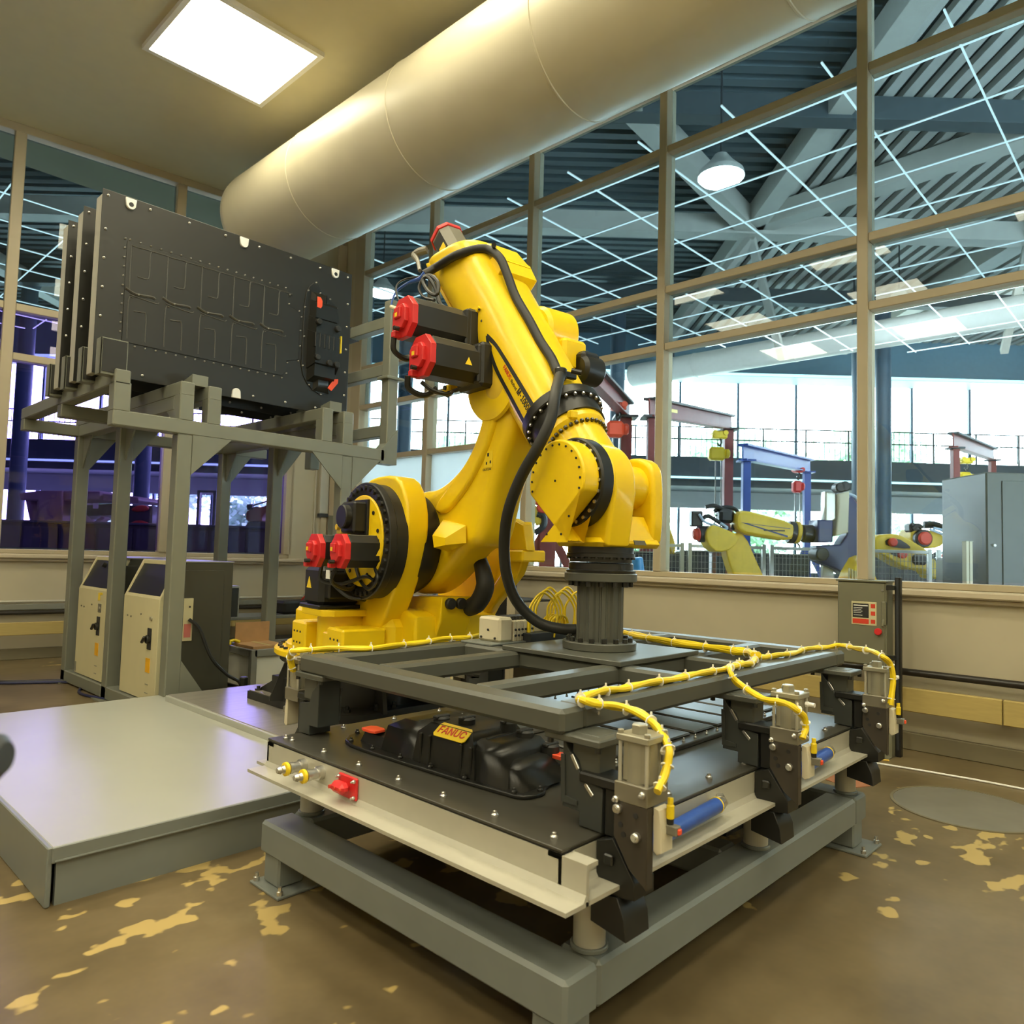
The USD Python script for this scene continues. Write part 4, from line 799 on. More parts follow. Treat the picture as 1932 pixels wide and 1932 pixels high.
for y in (7.19, 8.38): part(t, 'cross_tube', box(1.89, 4.45, y, y + w, 2.49, 2.602, .006), 'rack')
part(t, 'gusset', prism([(6.02, 2.60), (6.30, 2.60), (6.02, 2.38)], 2.378, 2.39, 'x'), 'rack')
for x in PX: part(t, 'base_tube', box(x, x + w, 6.0, 8.5, .012, .125, .008), 'rack')
for y in PY: part(t, 'base_cross_tube', box(2.49, 3.90, y, y + w, .012, .125, .008), 'rack')
for x in PX:
    for y in (8.44, 7.25, 5.96): part(t, 'foot_plate', box(x - .06, x + .15, y - .12, y + .12, 0, .012), 'rack')
part(t, 'foot_gusset', prism([(2.49, .23), (2.49, .50), (2.68, .23)], 5.91, 5.92, 'y'), 'rack')
for k in range(4):
    y = 5.93 + .425 * k
    b = part(t, 'guide_bracket', [box(1.79, 1.80, y, y + .10, 2.66, 2.935, .002), box(1.79, 1.98, y, y + .012, 2.66, 2.935, .002), box(1.80, 1.90, y + .012, y + .10, 2.66, 2.70)], 'rack')
    part(b, 'rubber_pad', box(1.803, 1.97, y - .008, y, 2.68, 2.925), 'rubber', 'black rubber pad')
# tall frame at its right end
part(t, 'tall_post', box(4.40, 4.52, 5.905, 6.025, 2.30, 3.93, .008), 'rack')
part(t, 'tall_post_foot', [prism([(4.34, 2.405), (4.53, 2.62), (4.53, 2.29), (4.34, 2.29)], 5.90, 6.02, 'y'), box(4.33, 4.53, 5.90, 6.03, 2.265, 2.292)], 'rack')
part(t, 'post_collar', box(4.36, 4.58, 5.88, 6.05, 3.12, 3.15, .006), 'rack')
for z, nm in ((3.66, 'upper_rail'), (3.17, 'middle_rail'), (2.55, 'lower_rail')): part(t, nm, box(4.405, 4.515, 6.02, 7.4, z, z + .115, .006), 'rack')
part(t, 'stop_pad', box(4.395, 4.525, 6.62, 6.85, 3.655, 3.785, .006), 'dark', 'dark rubber stop')
part(t, 'far_post', box(4.40, 4.52, 7.30, 7.42, 2.3, 3.78, .008), 'rack')

# ---------------------------------------------------------------- three upright panels
def panel(name_label, yf):
    t = thing('battery_panel', name_label, 'battery panel', (1.82, yf, 2.712), group=None)
    L_, H_ = 2.30, 1.455
    part(t, 'cover_plate', box(0, L_, 0, .009, 0, H_, .002), 'coverblack')
    ch = [(0.012, 0), (.05, 0), (.05, .014), (.024, .014), (.024, .10), (.055, .10), (.055, .145), (.012, .145)]
    for nm, o in (('left_channel', lambda: box(.004, .05, .010, .150, 0, H_ - .035, .004)), ('right_channel', lambda: box(L_ - .05, L_ - .004, .010, .150, 0, H_ - .035, .004)), ('bottom_channel', lambda: box(.05, L_ - .05, .010, .06, .01, .04, .003)), ('top_channel', lambda: box(.05, L_ - .05, .010, .06, H_ - .05, H_ - .02, .003))):
        part(t, nm, o(), 'channel')
    part(t, 'back_tray', box(.12, L_ - .12, .012, .12, .10, H_ - .12, .01), 'dark')
    for x in np.linspace(.04, L_ - .05, 8):
        part(t, 'screw', screw(x, 0, H_ - .045, (0, -1, 0), .011), 'steel')
        part(t, 'screw', screw(x + .01, 0, .045, (0, -1, 0), .011), 'steel')
    for z in (.22, .45, .68, .91, 1.14):
        part(t, 'screw', screw(.035, 0, z, (0, -1, 0), .011), 'steel'); part(t, 'screw', screw(L_ - .04, 0, z, (0, -1, 0), .011), 'steel')
    # lid with its pressed ribs
    ex0, ex1, ez0, ez1 = .195, 1.58, .285, 1.10
    lid = [(ex0, ez0), (ex1, ez0), (ex1 + .04, ez0 + .05), (ex1 + .04, ez0 + .15), (ex1 + .16, ez0 + .18), (ex1 + .16, ez1 - .18), (ex1 + .03, ez1 - .14), (ex1 + .02, ez1), (ex0, ez1)]
    part(t, 'lid', prism([(x, z) for x, z in lid], -.008, 0, 'y', bev=.004), 'coverblack')
    def wire(p, r=.0055, nm='pressed_rib'): part(t, nm, tube([(x, -.008, z) for x, z in p], r, 6, 3), 'plasticrib')
    for i in range(5):
        x = ex0 + .035 + i * .285; z = ez1 - .03
        wire([(x, z - .36), (x, z - .03), (x + .02, z - .004), (x + .28, z)])
        wire([(x + .055, z - .24), (x + .12, z - .24), (x + .145, z - .21), (x + .145, z - .03), (x + .165, z - .004)])
        wire([(x, ez0 + .03), (x, ez0 + .34), (x + .03, ez0 + .365)])
        wire([(x + .04, ez0 + .26), (x + .10, ez0 + .265), (x + .135, ez0 + .25), (x + .14, ez0 + .03)])
        wire([(x - .03, ez0 + .43), (x + .05, ez0 + .40), (x + .17, ez0 + .41), (x + .2, ez0 + .40)], .012, 'wavy_seam')
        wire([(x + .0, ez0 + .385), (x + .20, ez0 + .365), (x + .23, ez0 + .38)], .005)
    nl = [(ex0 - .015, z) for z in np.linspace(ez0, ez1 + .01, 12)] + [(x, ez1 + .012) for x in np.linspace(ex0 + .02, ex1, 18)] + [(x, ez0 - .02) for x in np.linspace(ex0 + .02, ex1, 18)] + [(ex1 + .045, ez1 - .04), (ex1 + .04, ez1 - .13), (ex1 + .15, ez1 - .17), (ex1 + .175, ez1 - .22), (ex1 + .17, ez1 - .35), (ex1 + .17, ez1 - .5), (ex1 + .16, ez0 + .17), (ex1 + .05, ez0 + .13), (ex1 + .045, ez0 + .03)]
    for x, z in nl: part(t, 'lid_screw', screw(x, -.002, z, (0, -1, 0), .0075), 'steel')
    for x in (.3, .58, .86, 1.14, 1.42): part(t, 'lid_screw', screw(x, -.012, ez0 + .40, (0, -1, 0), .0075), 'steel')
    # end cover
    cp = [(1.89, 1.27), (1.80, 1.17), (1.775, 1.0), (1.775, .62), (1.77, .37), (1.86, .23), (2.01, .165), (2.13, .25), (2.17, .50), (2.175, .87), (2.145, 1.06), (2.06, 1.13), (1.97, 1.16)]
    part(t, 'end_cover_flange', prism(cp, -.012, 0, 'y', bev=.004, sm=1), 'plastic')
    def lp(z0, z1, h, x0, x1): return hull([(x, y, z) for x, y, z in [(x0, -.01, z0), (x1, -.01, z0), (x0, -.01, z1), (x1, -.01, z1), (x0 + .03, -h, z0 + .05), (x1 - .04, -h, z0 + .05), (x0 + .03, -h, z1 - .05), (x1 - .04, -h, z1 - .05)]])
    part(t, 'end_cover_housing', [lp(.92, 1.16, .06, 1.84, 2.02), lp(.84, 1.08, .09, 1.83, 2.13), lp(.40, .78, .12, 1.82, 2.15), lp(.58, .92, .11, 1.825, 2.14), lp(.28, .52, .10, 1.83, 2.12), lp(.20, .40, .06, 1.9, 2.08)], 'plastic', smooth=50)
    part(t, 'ribs', [box(1.84 + k * .05, 1.855 + k * .05, -.126, -.10, .60, .74, .004) for k in range(5)], 'plastic')
    for x, z in ((1.87, .84), (2.08, .82), (1.87, .50), (2.0, .47), (2.08, .47)): part(t, 'vent_cap', cyl((x, -.10, z), (x, -.148, z), .030, 16, .006), 'rubber')
    part(t, 'label_plate', box(2.135, 2.15, -.10, -.07, .60, .77, .003), 'stickery', 'yellow label plate')
    part(t, 'orange_cap', prism([(1.865, .99), (1.905, .985), (1.92, 1.01), (1.92, 1.06), (1.90, 1.09), (1.865, 1.09)], -.095, -.085, 'y', bev=.003), 'orange', 'orange plug cap')
    part(t, 'orange_cap', prism([(2.03, .24), (2.07, .22), (2.14, .31), (2.14, .35), (2.09, .34)], -.075, -.06, 'y', bev=.003), 'orange', 'orange plug cap')
    for x, z in ((1.89, 1.25), (1.81, 1.15), (1.78, .98), (1.785, .70), (1.785, .42), (1.86, .25), (1.99, .18), (2.1, .24), (1.94, 1.16), (2.05, 1.13), (2.13, 1.06)): part(t, 'flange_screw', screw(x, -.012, z, (0, -1, 0), .008), 'steel')
    for x, z, hole in ((.205, H_ - .015, 1), (1.155, H_ - .012, 0), (2.10, H_ - .01, 1), (1.15, .0, 0)):
        s = 1 if z > .5 else -1
        part(t, 'lifting_eye', [prism(circ(x, z - s * .05, .036, 20, PI if s > 0 else 0, 2 * PI if s > 0 else PI) + ([(x + .04, z), (x - .04, z)] if s > 0 else [(x - .04, z - .0), (x + .04, z - .0)]), -.02, .002, 'y', bev=.003)], 'white', 'off-white lifting eye')
        if hole: part(t, 'eye_hole', cyl((x, -.0225, z - s * .05), (x, -.018, z - s * .05), .018, 14), 'print')
    return t
m['plasticrib'] = M('pressed_rib', (.055, .053, .044), .35, var=.1)
p0 = panel('front one of the three upright black battery panels on the rack', 6.20)
copyof(p0, (1.82, 6.65, 2.712), 0, 'middle one of the three upright black battery panels on the rack')
copyof(p0, (1.82, 7.05, 2.712), 0, 'rearmost of the three upright black battery panels on the rack')

# ---------------------------------------------------------------- robot controllers below the rack
def controller(label, y0, full):
    t = thing('robot_controller', label, 'controller cabinet', (2.40, y0, 0))
    W, D_ = .80, .60
    part(t, 'side_body', prism([(.06, .06), (D_, .06), (D_, 1.262), (.20, 1.262), (.06, .955)], .0, W, 'y', bev=.004), 'ctrldark')
    part(t, 'lid', box(.16, D_ + .01, -.005, W + .005, 1.262, 1.275, .004), 'binframe')
    part(t, 'front_door', prism([(0, .135), (.06, .135), (.06, .968), (0, .962)], .015, W - .01, 'y', bev=.006), 'ctrl')
    fr = part(t, 'console_frame', [prism([(0, .955), (.05, .94), (.19, 1.24), (.19, 1.275), (.145, 1.275)], a, b, 'y', bev=.003) for a, b in ((.012, .045), (W - .04, W - .008))] + [prism([(0, .955), (.05, .94), (.06, .965), (.012, .985)], .03, W - .03, 'y'), box(.14, .20, .03, W - .03, 1.235, 1.275, .004)], 'ctrl')
    part(t, 'operator_panel', prism([(.018, .978), (.05, .97), (.175, 1.23), (.145, 1.245)], .045, W - .04, 'y'), 'panelblack')
    part(t, 'base', box(.03, D_, .02, W - .02, 0.02, .135), 'dark')
    lk = part(t, 'breaker_plate', box(-.006, 0, .135, .215, .545, .72, .003), 'print')
    part(lk, 'breaker_handle', [cyl((-.03, .175, .63), (-.006, .175, .63), .035, 16, .004), beam((-.045, .16, .655), (-.045, .22, .60), .025, .025)], 'blackmetal')
    part(t, 'warning_label', box(-.004, 0, .14, .225, .36, .475), 'stickero', 'orange warning label')
    part(t, 'door_screw', [cyl((-.006, y, z), (0, y, z), .008, 8) for y, z in ((.68, .79), (.60, .785), (.38, .82))], 'motorgrey')
    part(t, 'door_lock', cyl((-.014, .15, .80), (0, .15, .80), .016, 12), 'steel')
    part(t, 'door_slot', [box(-.002, 0, .16, .22, z, z + .006) for z in (.19, .26)], 'binframe')
    n = np.array([-.90, 0, .435])
    def onpanel(s, y): return np.array([.018 + .127 * s - .004, y, .978 + .267 * s + .002])
    if full:
        part(t, 'stop_button', [cyl(onpanel(.82, .14), onpanel(.82, .14) + n * .04, .028, 16, .005)], 'red', 'red emergency stop button')
        part(t, 'mode_switch', [cyl(onpanel(.78, .42), onpanel(.78, .42) + n * .035, .024, 12)], 'blackmetal')
        part(t, 'cycle_button', [cyl(onpanel(.80, .25), onpanel(.80, .25) + n * .018, .013, 12)], 'teal')
        part(t, 'hour_meter', box(-.006, 0, .12, .20, .76, .84, .003), 'motorgrey')
        part(t, 'yellow_label', [box(-.004, 0, .17, .215, .87, .94), box(-.004, 0, .11, .17, .925, .945)], 'stickery', 'yellow label')
        part(t, 'corner_tag', box(-.004, 0, .74, .785, .15, .24), 'binframe')
    part(t, 'cooling_door', box(.08, .52, -.012, 0, .2, 1.2, .003), 'ctrldark')
    return t
m['teal'] = M('teal_button', (.02, .30, .28), .4)
controller('cream robot controller with red stop button, between the two left rack posts', 7.375, True)
cc = controller('cream robot controller with plain dark console, behind the front left rack post', 6.145, False)
t = thing('socket_panel', 'beige socket plate with a pink label on the dark controller side', 'socket panel', (2.56, 6.12, 0))
part(t, 'plate', box(0, .10, 0, .012, .62, .97, .003), 'ctrl'); part(t, 'pink_label', box(.03, .085, -.003, 0, .65, .76), 'pinklabel'); part(t, 'plate_screw', cyl((.07, -.004, .90), (.07, 0, .90), .008, 8), 'print')

single('power_cable', tube([(2.62, 6.10, .80), (2.70, 6.08, .72), (2.80, 6.05, .48), (2.93, 6.02, .33), (3.03, 6.0, .26), (3.06, 6.0, .16)], .014, 10), 'black', 'black power cable hanging from the controller socket to a plug near the platform', 'cable')
t = thing('power_plug', 'black and teal industrial plug standing behind the platform edge', 'plug', (3.07, 6.0, 0))
part(t, 'plug_body', cyl((0, 0, .0), (0, 0, .30), .035, 16, .006), 'black'); part(t, 'plug_ring', cyl((.035, .0, .12), (.035, .0, .22), .03, 14), 'teal')
single('floor_cable', tube([(-.5, 10.6, .014), (1.3, 9.1, .014), (1.9, 8.6, .014), (2.45, 8.2, .014), (2.3, 7.6, .014), (2.46, 6.95, .014)], .012, 8), 'cablenavy', 'dark blue cable lying on the floor beside the rack feet', 'cable')

single('floor_cable', tube([(-.5, 10.8, .016), (1.2, 9.35, .016), (1.8, 8.75, .016), (2.38, 8.40, .016)], .014, 8), 'black', 'black cable on the floor that runs in from the far left to the rack', 'cable')

# ================================================================== loose things in the room
t = thing('switch_box', 'grey electrical switch box with black and red label and red padlock, on a black post', 'switch box', (5.90, 0, 0))
part(t, 'enclosure', box(0, .16, 1.742, 2.092, .645, 1.272, .006), 'box')
part(t, 'lid', box(-.012, 0, 1.752, 2.084, .655, 1.262, .004), 'box')
part(t, 'rain_hood', box(-.02, .17, 1.735, 2.10, 1.268, 1.282, .003), 'box')
pl = part(t, 'sign_plate', box(-.016, -.012, 1.805, 1.985, .945, 1.12, .002), 'ctrl')
part(pl, 'black_field', box(-.018, -.016, 1.86, 1.975, 1.0, 1.105), 'print')
part(pl, 'red_field', box(-.018, -.016, 1.86, 1.975, .955, .99), 'printred')
for z in (1.075, 1.02, .96): part(pl, 'red_symbol', box(-.018, -.016, 1.815, 1.845, z, z + .03), 'printred')
part(pl, 'white_print', [box(-.019, -.018, 1.866, 1.968, 1.086, 1.095)] + [box(-.019, -.018, 1.905 + .008 * (k % 2), 1.968, z, z + .004) for k, z in enumerate((1.07, 1.058, 1.046, 1.034, 1.015))], 'white')
part(t, 'handle', [box(-.02, .03, 1.742, 1.775, .95, 1.13, .008), beam((-.02, 1.757, 1.0), (-.03, 1.762, .94), .02, .02)], 'box')
part(t, 'padlock', lathe([(.022, 0), (.026, .005), (.026, .02), (.022, .025)], (-.045, 1.790, .905), (1, 0, 0), 20), 'red', 'red round padlock')
part(t, 'door_latch', [cyl((-.02, 1.765, z), (-.01, 1.765, z), .008, 8) for z in (1.21, .72)], 'steel')
part(t, 'post', box(.05, .095, 1.66, 1.70, .0, 1.31, .003), 'black'); part(t, 'post_groove', box(.045, .05, 1.672, 1.688, .05, 1.3), 'dark')
part(t, 'bracket', [box(-.0, .06, 1.69, 1.745, z, z + .035, .003) for z in (1.215, .70)], 'blackmetal')
part(t, 'foot_bracket', [box(-.02, .05, 1.70, 1.735, .0, .16, .003), box(-.12, .06, 1.70, 1.80, 0, .008)], 'box')
part(t, 'sealant', tube([(5.78 - 5.9, 1.69, .004), (-.135, 1.75, .004), (-.12, 1.815, .004), (.02, 1.81, .004)], .007, 6), 'oldyellow')
t = thing('floor_plate', 'round worn grey steel plate let into the brown floor at right', 'floor plate', (5.03, 1.05, 0))
part(t, 'disc', lathe([(.385, .0), (.385, .004), (.37, .007)], (0, 0, 0), (0, 0, 1), 48), 'platepatch'); part(t, 'rim', lathe([(.40, 0), (.40, .006), (.385, .006), (.385, 0)], (0, 0, 0), (0, 0, 1), 48, cap=False), 'skirt')
single('floor_patch', prism([(4.9, 1.66), (5.0, 1.60), (5.13, 1.555), (5.32, 1.66), (5.38, 1.80), (5.2, 1.92), (5.0, 1.95)], .0, .003, 'z', sm=1), 'patchred', 'rusty orange floor patch behind the right foot of the base frame', 'floor patch')
single('floor_cable', tube([(5.60, 1.95, .008), (5.62, 1.74, .008), (5.68, 1.32, .008), (5.71, .85, .008), (5.70, -1, .008), (5.70, -5, .008)], .007, 8), 'white', 'thin pale cable lying on the floor along the right wall', 'cable')
single('handle_end', cyl([0.179,0.922,1.179], [0.205,0.895,1.18], .0235, 24, .008), 'rubberblur', 'dark grey round handle end cut off at the left edge of the picture', 'handle')
# bin with cardboard boxes behind the pedestal
t = thing('parts_bin', 'white-sided parts bin with grey frame, full of cardboard boxes', 'bin', (3.50, 6.68, 0))
W, D_, Z = 1.5, .60, .425
for x in (0, W):
    for y in (0, D_): part(t, 'post', box(x - .03, x + .03, y - .03, y + .03, 0, Z, .004), 'binframe')
for nm, b in (('rim', (0, W, -.03, .0)), ('rim', (0, W, D_, D_ + .03)), ('rim', (-.03, 0, 0, D_)), ('rim', (W, W + .03, 0, D_))): part(t, nm, box(*b, Z - .07, Z, .005), 'binframe')
part(t, 'side_panel', box(.03, W, .0, .01, .05, Z - .07), 'bin'); part(t, 'side_panel', box(0, .01, .03, D_, .05, Z - .07), 'bin'); part(t, 'side_panel', box(.03, W, D_ - .01, D_, .05, Z - .07), 'bin')
part(t, 'bottom', box(0, W, 0, D_, .04, .05), 'dark')
for lb, b, fl_ in (('cardboard box with an upright flap in the parts bin', (.05, .42, .10, .50, .05, .44), 1), ('low cardboard box at the front of the parts bin', (.45, .85, .03, .45, .05, .40), 0), ('cardboard box at the right end of the parts bin', (.90, 1.40, .05, .50, .05, .43), 0)):
    q = thing('cardboard_box', lb, 'box', (3.50, 6.68, 0))
    part(q, 'carton', box(*b, .004), 'cardboard'); part(q, 'tape', box((b[0] + b[1]) / 2 - .02, (b[0] + b[1]) / 2 + .02, b[2], b[3], b[5], b[5] + .001), 'board')
    if fl_: part(q, 'flap', box(b[0], b[1], b[3] - .02, b[3] - .012, b[5], b[5] + .20), 'cardboard')
    else: part(q, 'flap', xf(box(0, b[1] - b[0], -.16, 0, 0, .006), (b[0], b[2], b[5] - .002), cols((1, 0, 0), (0, .94, .34), (0, -.34, .94))), 'cardboard')
t = thing('small_yellow_tool', 'small yellow clamp lying at the left end of the parts bin', 'tool', (3.46, 7.10, .43))
part(t, 'grip', tube([(0, 0, .02), (.06, .03, .04), (.12, .02, .02)], .015, 8), 'cable'); part(t, 'jaw', box(-.05, .02, -.02, .03, .0, .05, .008), 'cable')
t = thing('workbench', 'low grey workbench behind the rack, below the purple windows', 'workbench', (4.0, 8.75, 0))
part(t, 'top', box(0, 1.9, 0, .55, .50, .535, .005), 'binframe'); part(t, 'shelf', box(.05, 1.85, .05, .5, .2, .22), 'dark')
for x in (.05, 1.8):
    for y in (.05, .45): part(t, 'leg', box(x, x + .05, y, y + .05, 0, .50), 'binframe')
t = thing('tool_cabinet', 'dark grey cabinet with a pale frame behind the second controller', 'cabinet', (4.05, 8.83, .535))
part(t, 'body', box(0, .34, 0, .3, 0, .36, .004), 'jaw'); part(t, 'frame', [box(-.012, .352, -.012, .31, .36, .385), box(.34, .352, -.012, .31, 0, .36)], 'alu')
t = thing('tool_bag', 'black tool bag with red wires on top, beside the red motor caps', 'bag', (5.05, 8.88, .535))
part(t, 'bag', box(0, .62, 0, .32, 0, .17, .03), 'rubber'); part(t, 'wires', [tube([(.3 + .05 * k, .1, .15), (.36 + .05 * k, .05, .24), (.5, .1, .22 - .02 * k), (.52, .15, .15)], .009, 6) for k in range(3)], 'red', 'loose red wires')
t = thing('junction_box', 'small grey junction box on the floor behind the robot base', 'junction box', (4.72, 7.75, 0))
part(t, 'body', box(0, .30, 0, .2, .0, .46, .01), 'binframe'); part(t, 'knob', cyl((-.02, -.02, .36), (-.02, .02, .36), .03, 12, .004), 'black')
# wire cage behind the robot
t = thing('wire_cage', 'tan-framed wire mesh cage standing against the right wall behind the robot', 'cage', (5.25, 4.95, 0))
for y in (0, .48, 1.3): part(t, 'post', box(-.03, .03, y - .03, y + .03, 0, 1.36, .003), 'trimpaint')
part(t, 'top_rail', box(-.02, .02, 0, 1.3, 1.32, 1.36), 'trimpaint')
part(t, 'black_panel', box(-.005, .005, .03, .45, .1, 1.1), 'black')
part(t, 'wire_mesh', [box(-.004, .004, y - .003, y + .003, .1, 1.32) for y in np.arange(.52, 1.3, .065)] + [box(-.004, .004, .5, 1.3, z - .003, z + .003) for z in np.arange(.14, 1.32, .105)], 'fence', kind='stuff')
t = thing('storage_bin', 'dark blue storage bin in the wire cage behind the robot', 'bin', (5.45, 5.42, .95)); part(t, 'bin_body', box(0, .4, 0, .6, 0, .28, .02), 'navy'); part(t, 'bin_lid', box(-.02, .42, -.02, .62, .28, .31, .01), 'navy')
q = thing('cardboard_box', 'pale cardboard box in the wire cage behind the robot', 'box', (5.42, 5.45, .70)); part(q, 'carton', box(0, .4, 0, .5, 0, .24, .004), 'cream'); part(q, 'tape', box(-.001, .4, .22, .28, .24, .241), 'board')
single('cage_shelf', [box(5.35, 5.95, 5.0, 6.25, .66, .69, .003), box(5.9, 5.95, 5.0, 5.05, 0, .69), box(5.9, 5.95, 6.2, 6.25, 0, .69), box(5.35, 5.95, 5.0, 6.25, .925, .945)], 'dark', 'dark shelf inside the wire cage behind the robot', 'shelf')

# ================================================================== the hall behind the glass (local x to the right, y away, z up)
RZ = -46.57
def hall(name, label, cat, **k): return thing(name, label, cat, (0, 0, 0), RZ, **k)
def hs_(name): return hall(name, None, None, kind='structure')
t = hs_('hall_floor'); part(t, 'slab', box(-45, 45, 3, 34, -.06, -.052), 'hallfloor')
t = hs_('hall_ground'); part(t, 'ground', box(-90, 90, 34.2, 120, -.5, -.3), 'pavement')
t = hs_('hall_side_walls')
part(t, 'end_wall', box(-32.3, -32, 2.5, 33.3, 0, 11.6), 'darkroof'); part(t, 'end_wall', box(32, 32.3, -22, 33.3, 0, 11.6), 'darkroof')
part(t, 'back_wall', box(-32, -9.5, 2.2, 2.5, 0, 11.6), 'darkroof'); part(t, 'back_wall', box(9.2, 32, -22.3, -22, 0, 11.6), 'darkroof')
part(t, 'roof_wall', box(-32, 32, -22.3, -22, 6.6, 11.6), 'darkroof')
t = hs_('hall_facade')
part(t, 'low_wall', box(-45, 45, 33, 33.3, 0, .95), 'slab')
part(t, 'shade', box(-45, 45, 32.8, 32.85, 3.70, 4.62), 'shade')
part(t, 'fascia', box(-45, 45, 32.4, 33, 9.55, 11.4), 'fascia')
part(t, 'fascia_ledge', box(-45, 45, 31.6, 33, 9.42, 9.55), 'cover2')
part(t, 'light_cove', box(-45, 45, 31.5, 31.6, 9.44, 9.54), 'cove')
for x in np.arange(-42.3, 44, 2.62): part(t, 'mullion', box(x - .05, x + .05, 32.95, 33.1, .95, 9.6), 'column')
t = hs_('hall_balcony')
part(t, 'floor_slab', box(-45, 45, 30, 33, 4.72, 5.62), 'slab')
part(t, 'light_cove', box(-45, 45, 29.96, 30, 4.72, 4.80), 'cove')
part(t, 'lower_beam', box(-45, 45, 30.4, 33, 4.45, 4.72), 'darkroof')
for z in (6.85, 6.35): part(t, 'handrail', box(-45, 45, 30.02, 30.06, z - .025, z + .025), 'dark')
for x in np.arange(-44, 45, 1.75): part(t, 'railing_post', box(x - .03, x + .03, 30.01, 30.07, 5.6, 6.85), 'dark')
part(t, 'picket', [box(x - .012, x + .012, 30.03, 30.05, 5.66, 6.82) for x in np.arange(-44, 45, .22)], 'dark', kind='stuff')
for px_ in [3.71,12.54,-5.63,-4.07,-18.21,-13.64,13.39,-27,24]:
    t = thing('hall_column', 'round blue steel column in the hall behind the glass', 'column', (0, 0, 0), RZ, group='round blue columns of the hall')
    d = 26.5
    part(t, 'shaft', cyl((px_ * d / 27 if px_ < 0 else px_, d, 0), (px_ * d / 27 if px_ < 0 else px_, d, 11.2), .27, 24), 'column')
    part(t, 'capital', cyl((px_ * d / 27 if px_ < 0 else px_, d, 10.6), (px_ * d / 27 if px_ < 0 else px_, d, 11.2), .27, 24, 0, .5), 'column')
# roof: dark ribbed deck on the left, cream one on the right, beams below
t = hs_('hall_roof')
part(t, 'roof_slab', box(-45, 45, -22.3, 33.2, 11.55, 11.8), 'darkroof')
def ribs(x0, x1, y0, y1, step, along, z=11.4):
    o = []
    if along == 'y':
        for x in np.arange(x0, x1, step): o.append(box(x, x + step * .55, y0, y1, z, z + .16))
    else:
        for y in np.arange(y0, y1, step): o.append(box(x0, x1, y, y + step * .55, z, z + .16))
    return o
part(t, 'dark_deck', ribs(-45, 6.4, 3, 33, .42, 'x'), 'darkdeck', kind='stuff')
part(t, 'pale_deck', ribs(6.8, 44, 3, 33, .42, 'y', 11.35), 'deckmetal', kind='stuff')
def rb_(name, segs, w, h, mat='beam'):
    for p, q in segs:
        part(t, name, beam(p, q, w, h), mat)
t = hs_('hall_beams')
rb_('roof_beam', [((6.6, 3, 11.0), (6.6, 33, 11.0)), ((-45, 20.5, 10.9), (45, 20.5, 10.9)), ((14.5, 3, 11.0), (14.5, 33, 11.0)), ((6.6, 20.5, 11.0), (14.5, 12.0, 11.0)), ((6.6, 20.5, 10.95), (0, 12, 10.95)), ((-8, 3, 11), (-8, 33, 11)), ((-18, 3, 11), (-18, 33, 11))], .5, .55)
rb_('cross_beam', [((-45, 15, 10.9), (45, 15, 10.9)), ((-45, 26, 10.9), (45, 26, 10.9))], .4, .5, 'darkroof')
rb_('brace', [((6.6, 20.5, 10.6), (8.6, 23.5, 8.0)), ((6.6, 20.5, 10.6), (4.6, 23.5, 8.0)), ((14.5, 20.5, 10.6), (15.8, 23.5, 8.4)), ((-18, 15, 10.6), (-16.4, 17.5, 9.0)), ((-18, 15, 10.6), (-15, 20, 9.2)), ((-18, 15, 10.8), (-20, 19, 9.2)), ((-8, 15, 10.6), (-6, 18, 9.4)), ((-8, 15, 10.6), (-10, 18, 9.4))], .22, .22)
# round white ducts of the hall
t = hall('hall_duct', 'long round white air duct below the hall roof, seen through the right panes', 'duct')
a_, b_ = np.array([*[4.95], 31, 9.15]), np.array([*[15.21], 21.7, 9.15])
dd = (b_ - a_) / np.linalg.norm(b_ - a_); b_ = b_ + dd * 9
part(t, 'duct_pipe', cyl(a_, b_, .47, 40, .05), 'hallduct')
for k in (3, 7, 11, 15): part(t, 'seam', cyl(a_ + dd * k - dd * .03, a_ + dd * k + dd * .03, .485, 40), 'hallduct')
for k in (2, 9): part(t, 'hanger_rod', cyl(a_ + dd * k + (0, 0, .4), a_ + dd * k + (0, 0, 2.2), .03, 8), 'dark')
# hanging grid of thin light lines
Zg = 6.0
def gline(p, q):
    d = 0 if abs(q[0] - p[0]) > abs(q[1] - p[1]) else 1
    e = (.012, .012); t_ = thing('linear_light', 'thin white light line of the grid hanging in the hall behind the glass', 'light line', group='light lines of the hanging grid')
    part(t_, 'tube', box(p[0] - (.0065 if d else 0), q[0] + (.0065 if d else 0), p[1] - (0 if d else .0065), q[1] + (0 if d else .0065), Zg - .0065, Zg + .0065), 'gridglow', smooth=False)
    part(t_, 'housing', box(p[0] - (.007 if d else 0), q[0] + (.007 if d else 0), p[1] - (0 if d else .007), q[1] + (0 if d else .007), Zg + .0065, Zg + .018), 'white')
for k in range(-10, 11):
    x = 7.2 + k; yl = (21.6 - x) / .947
    gline((x, -5 if x > 6.6 else 11.0), (x, yl)) if yl < 19 else gline((x, 11.0), (x, 19))
for k in range(-8, 11):
    y = 8.5 + k
    gline((6.62 if y < 10.6 else -4, y), (min(17.3, 21.6 - .947 * y), y))
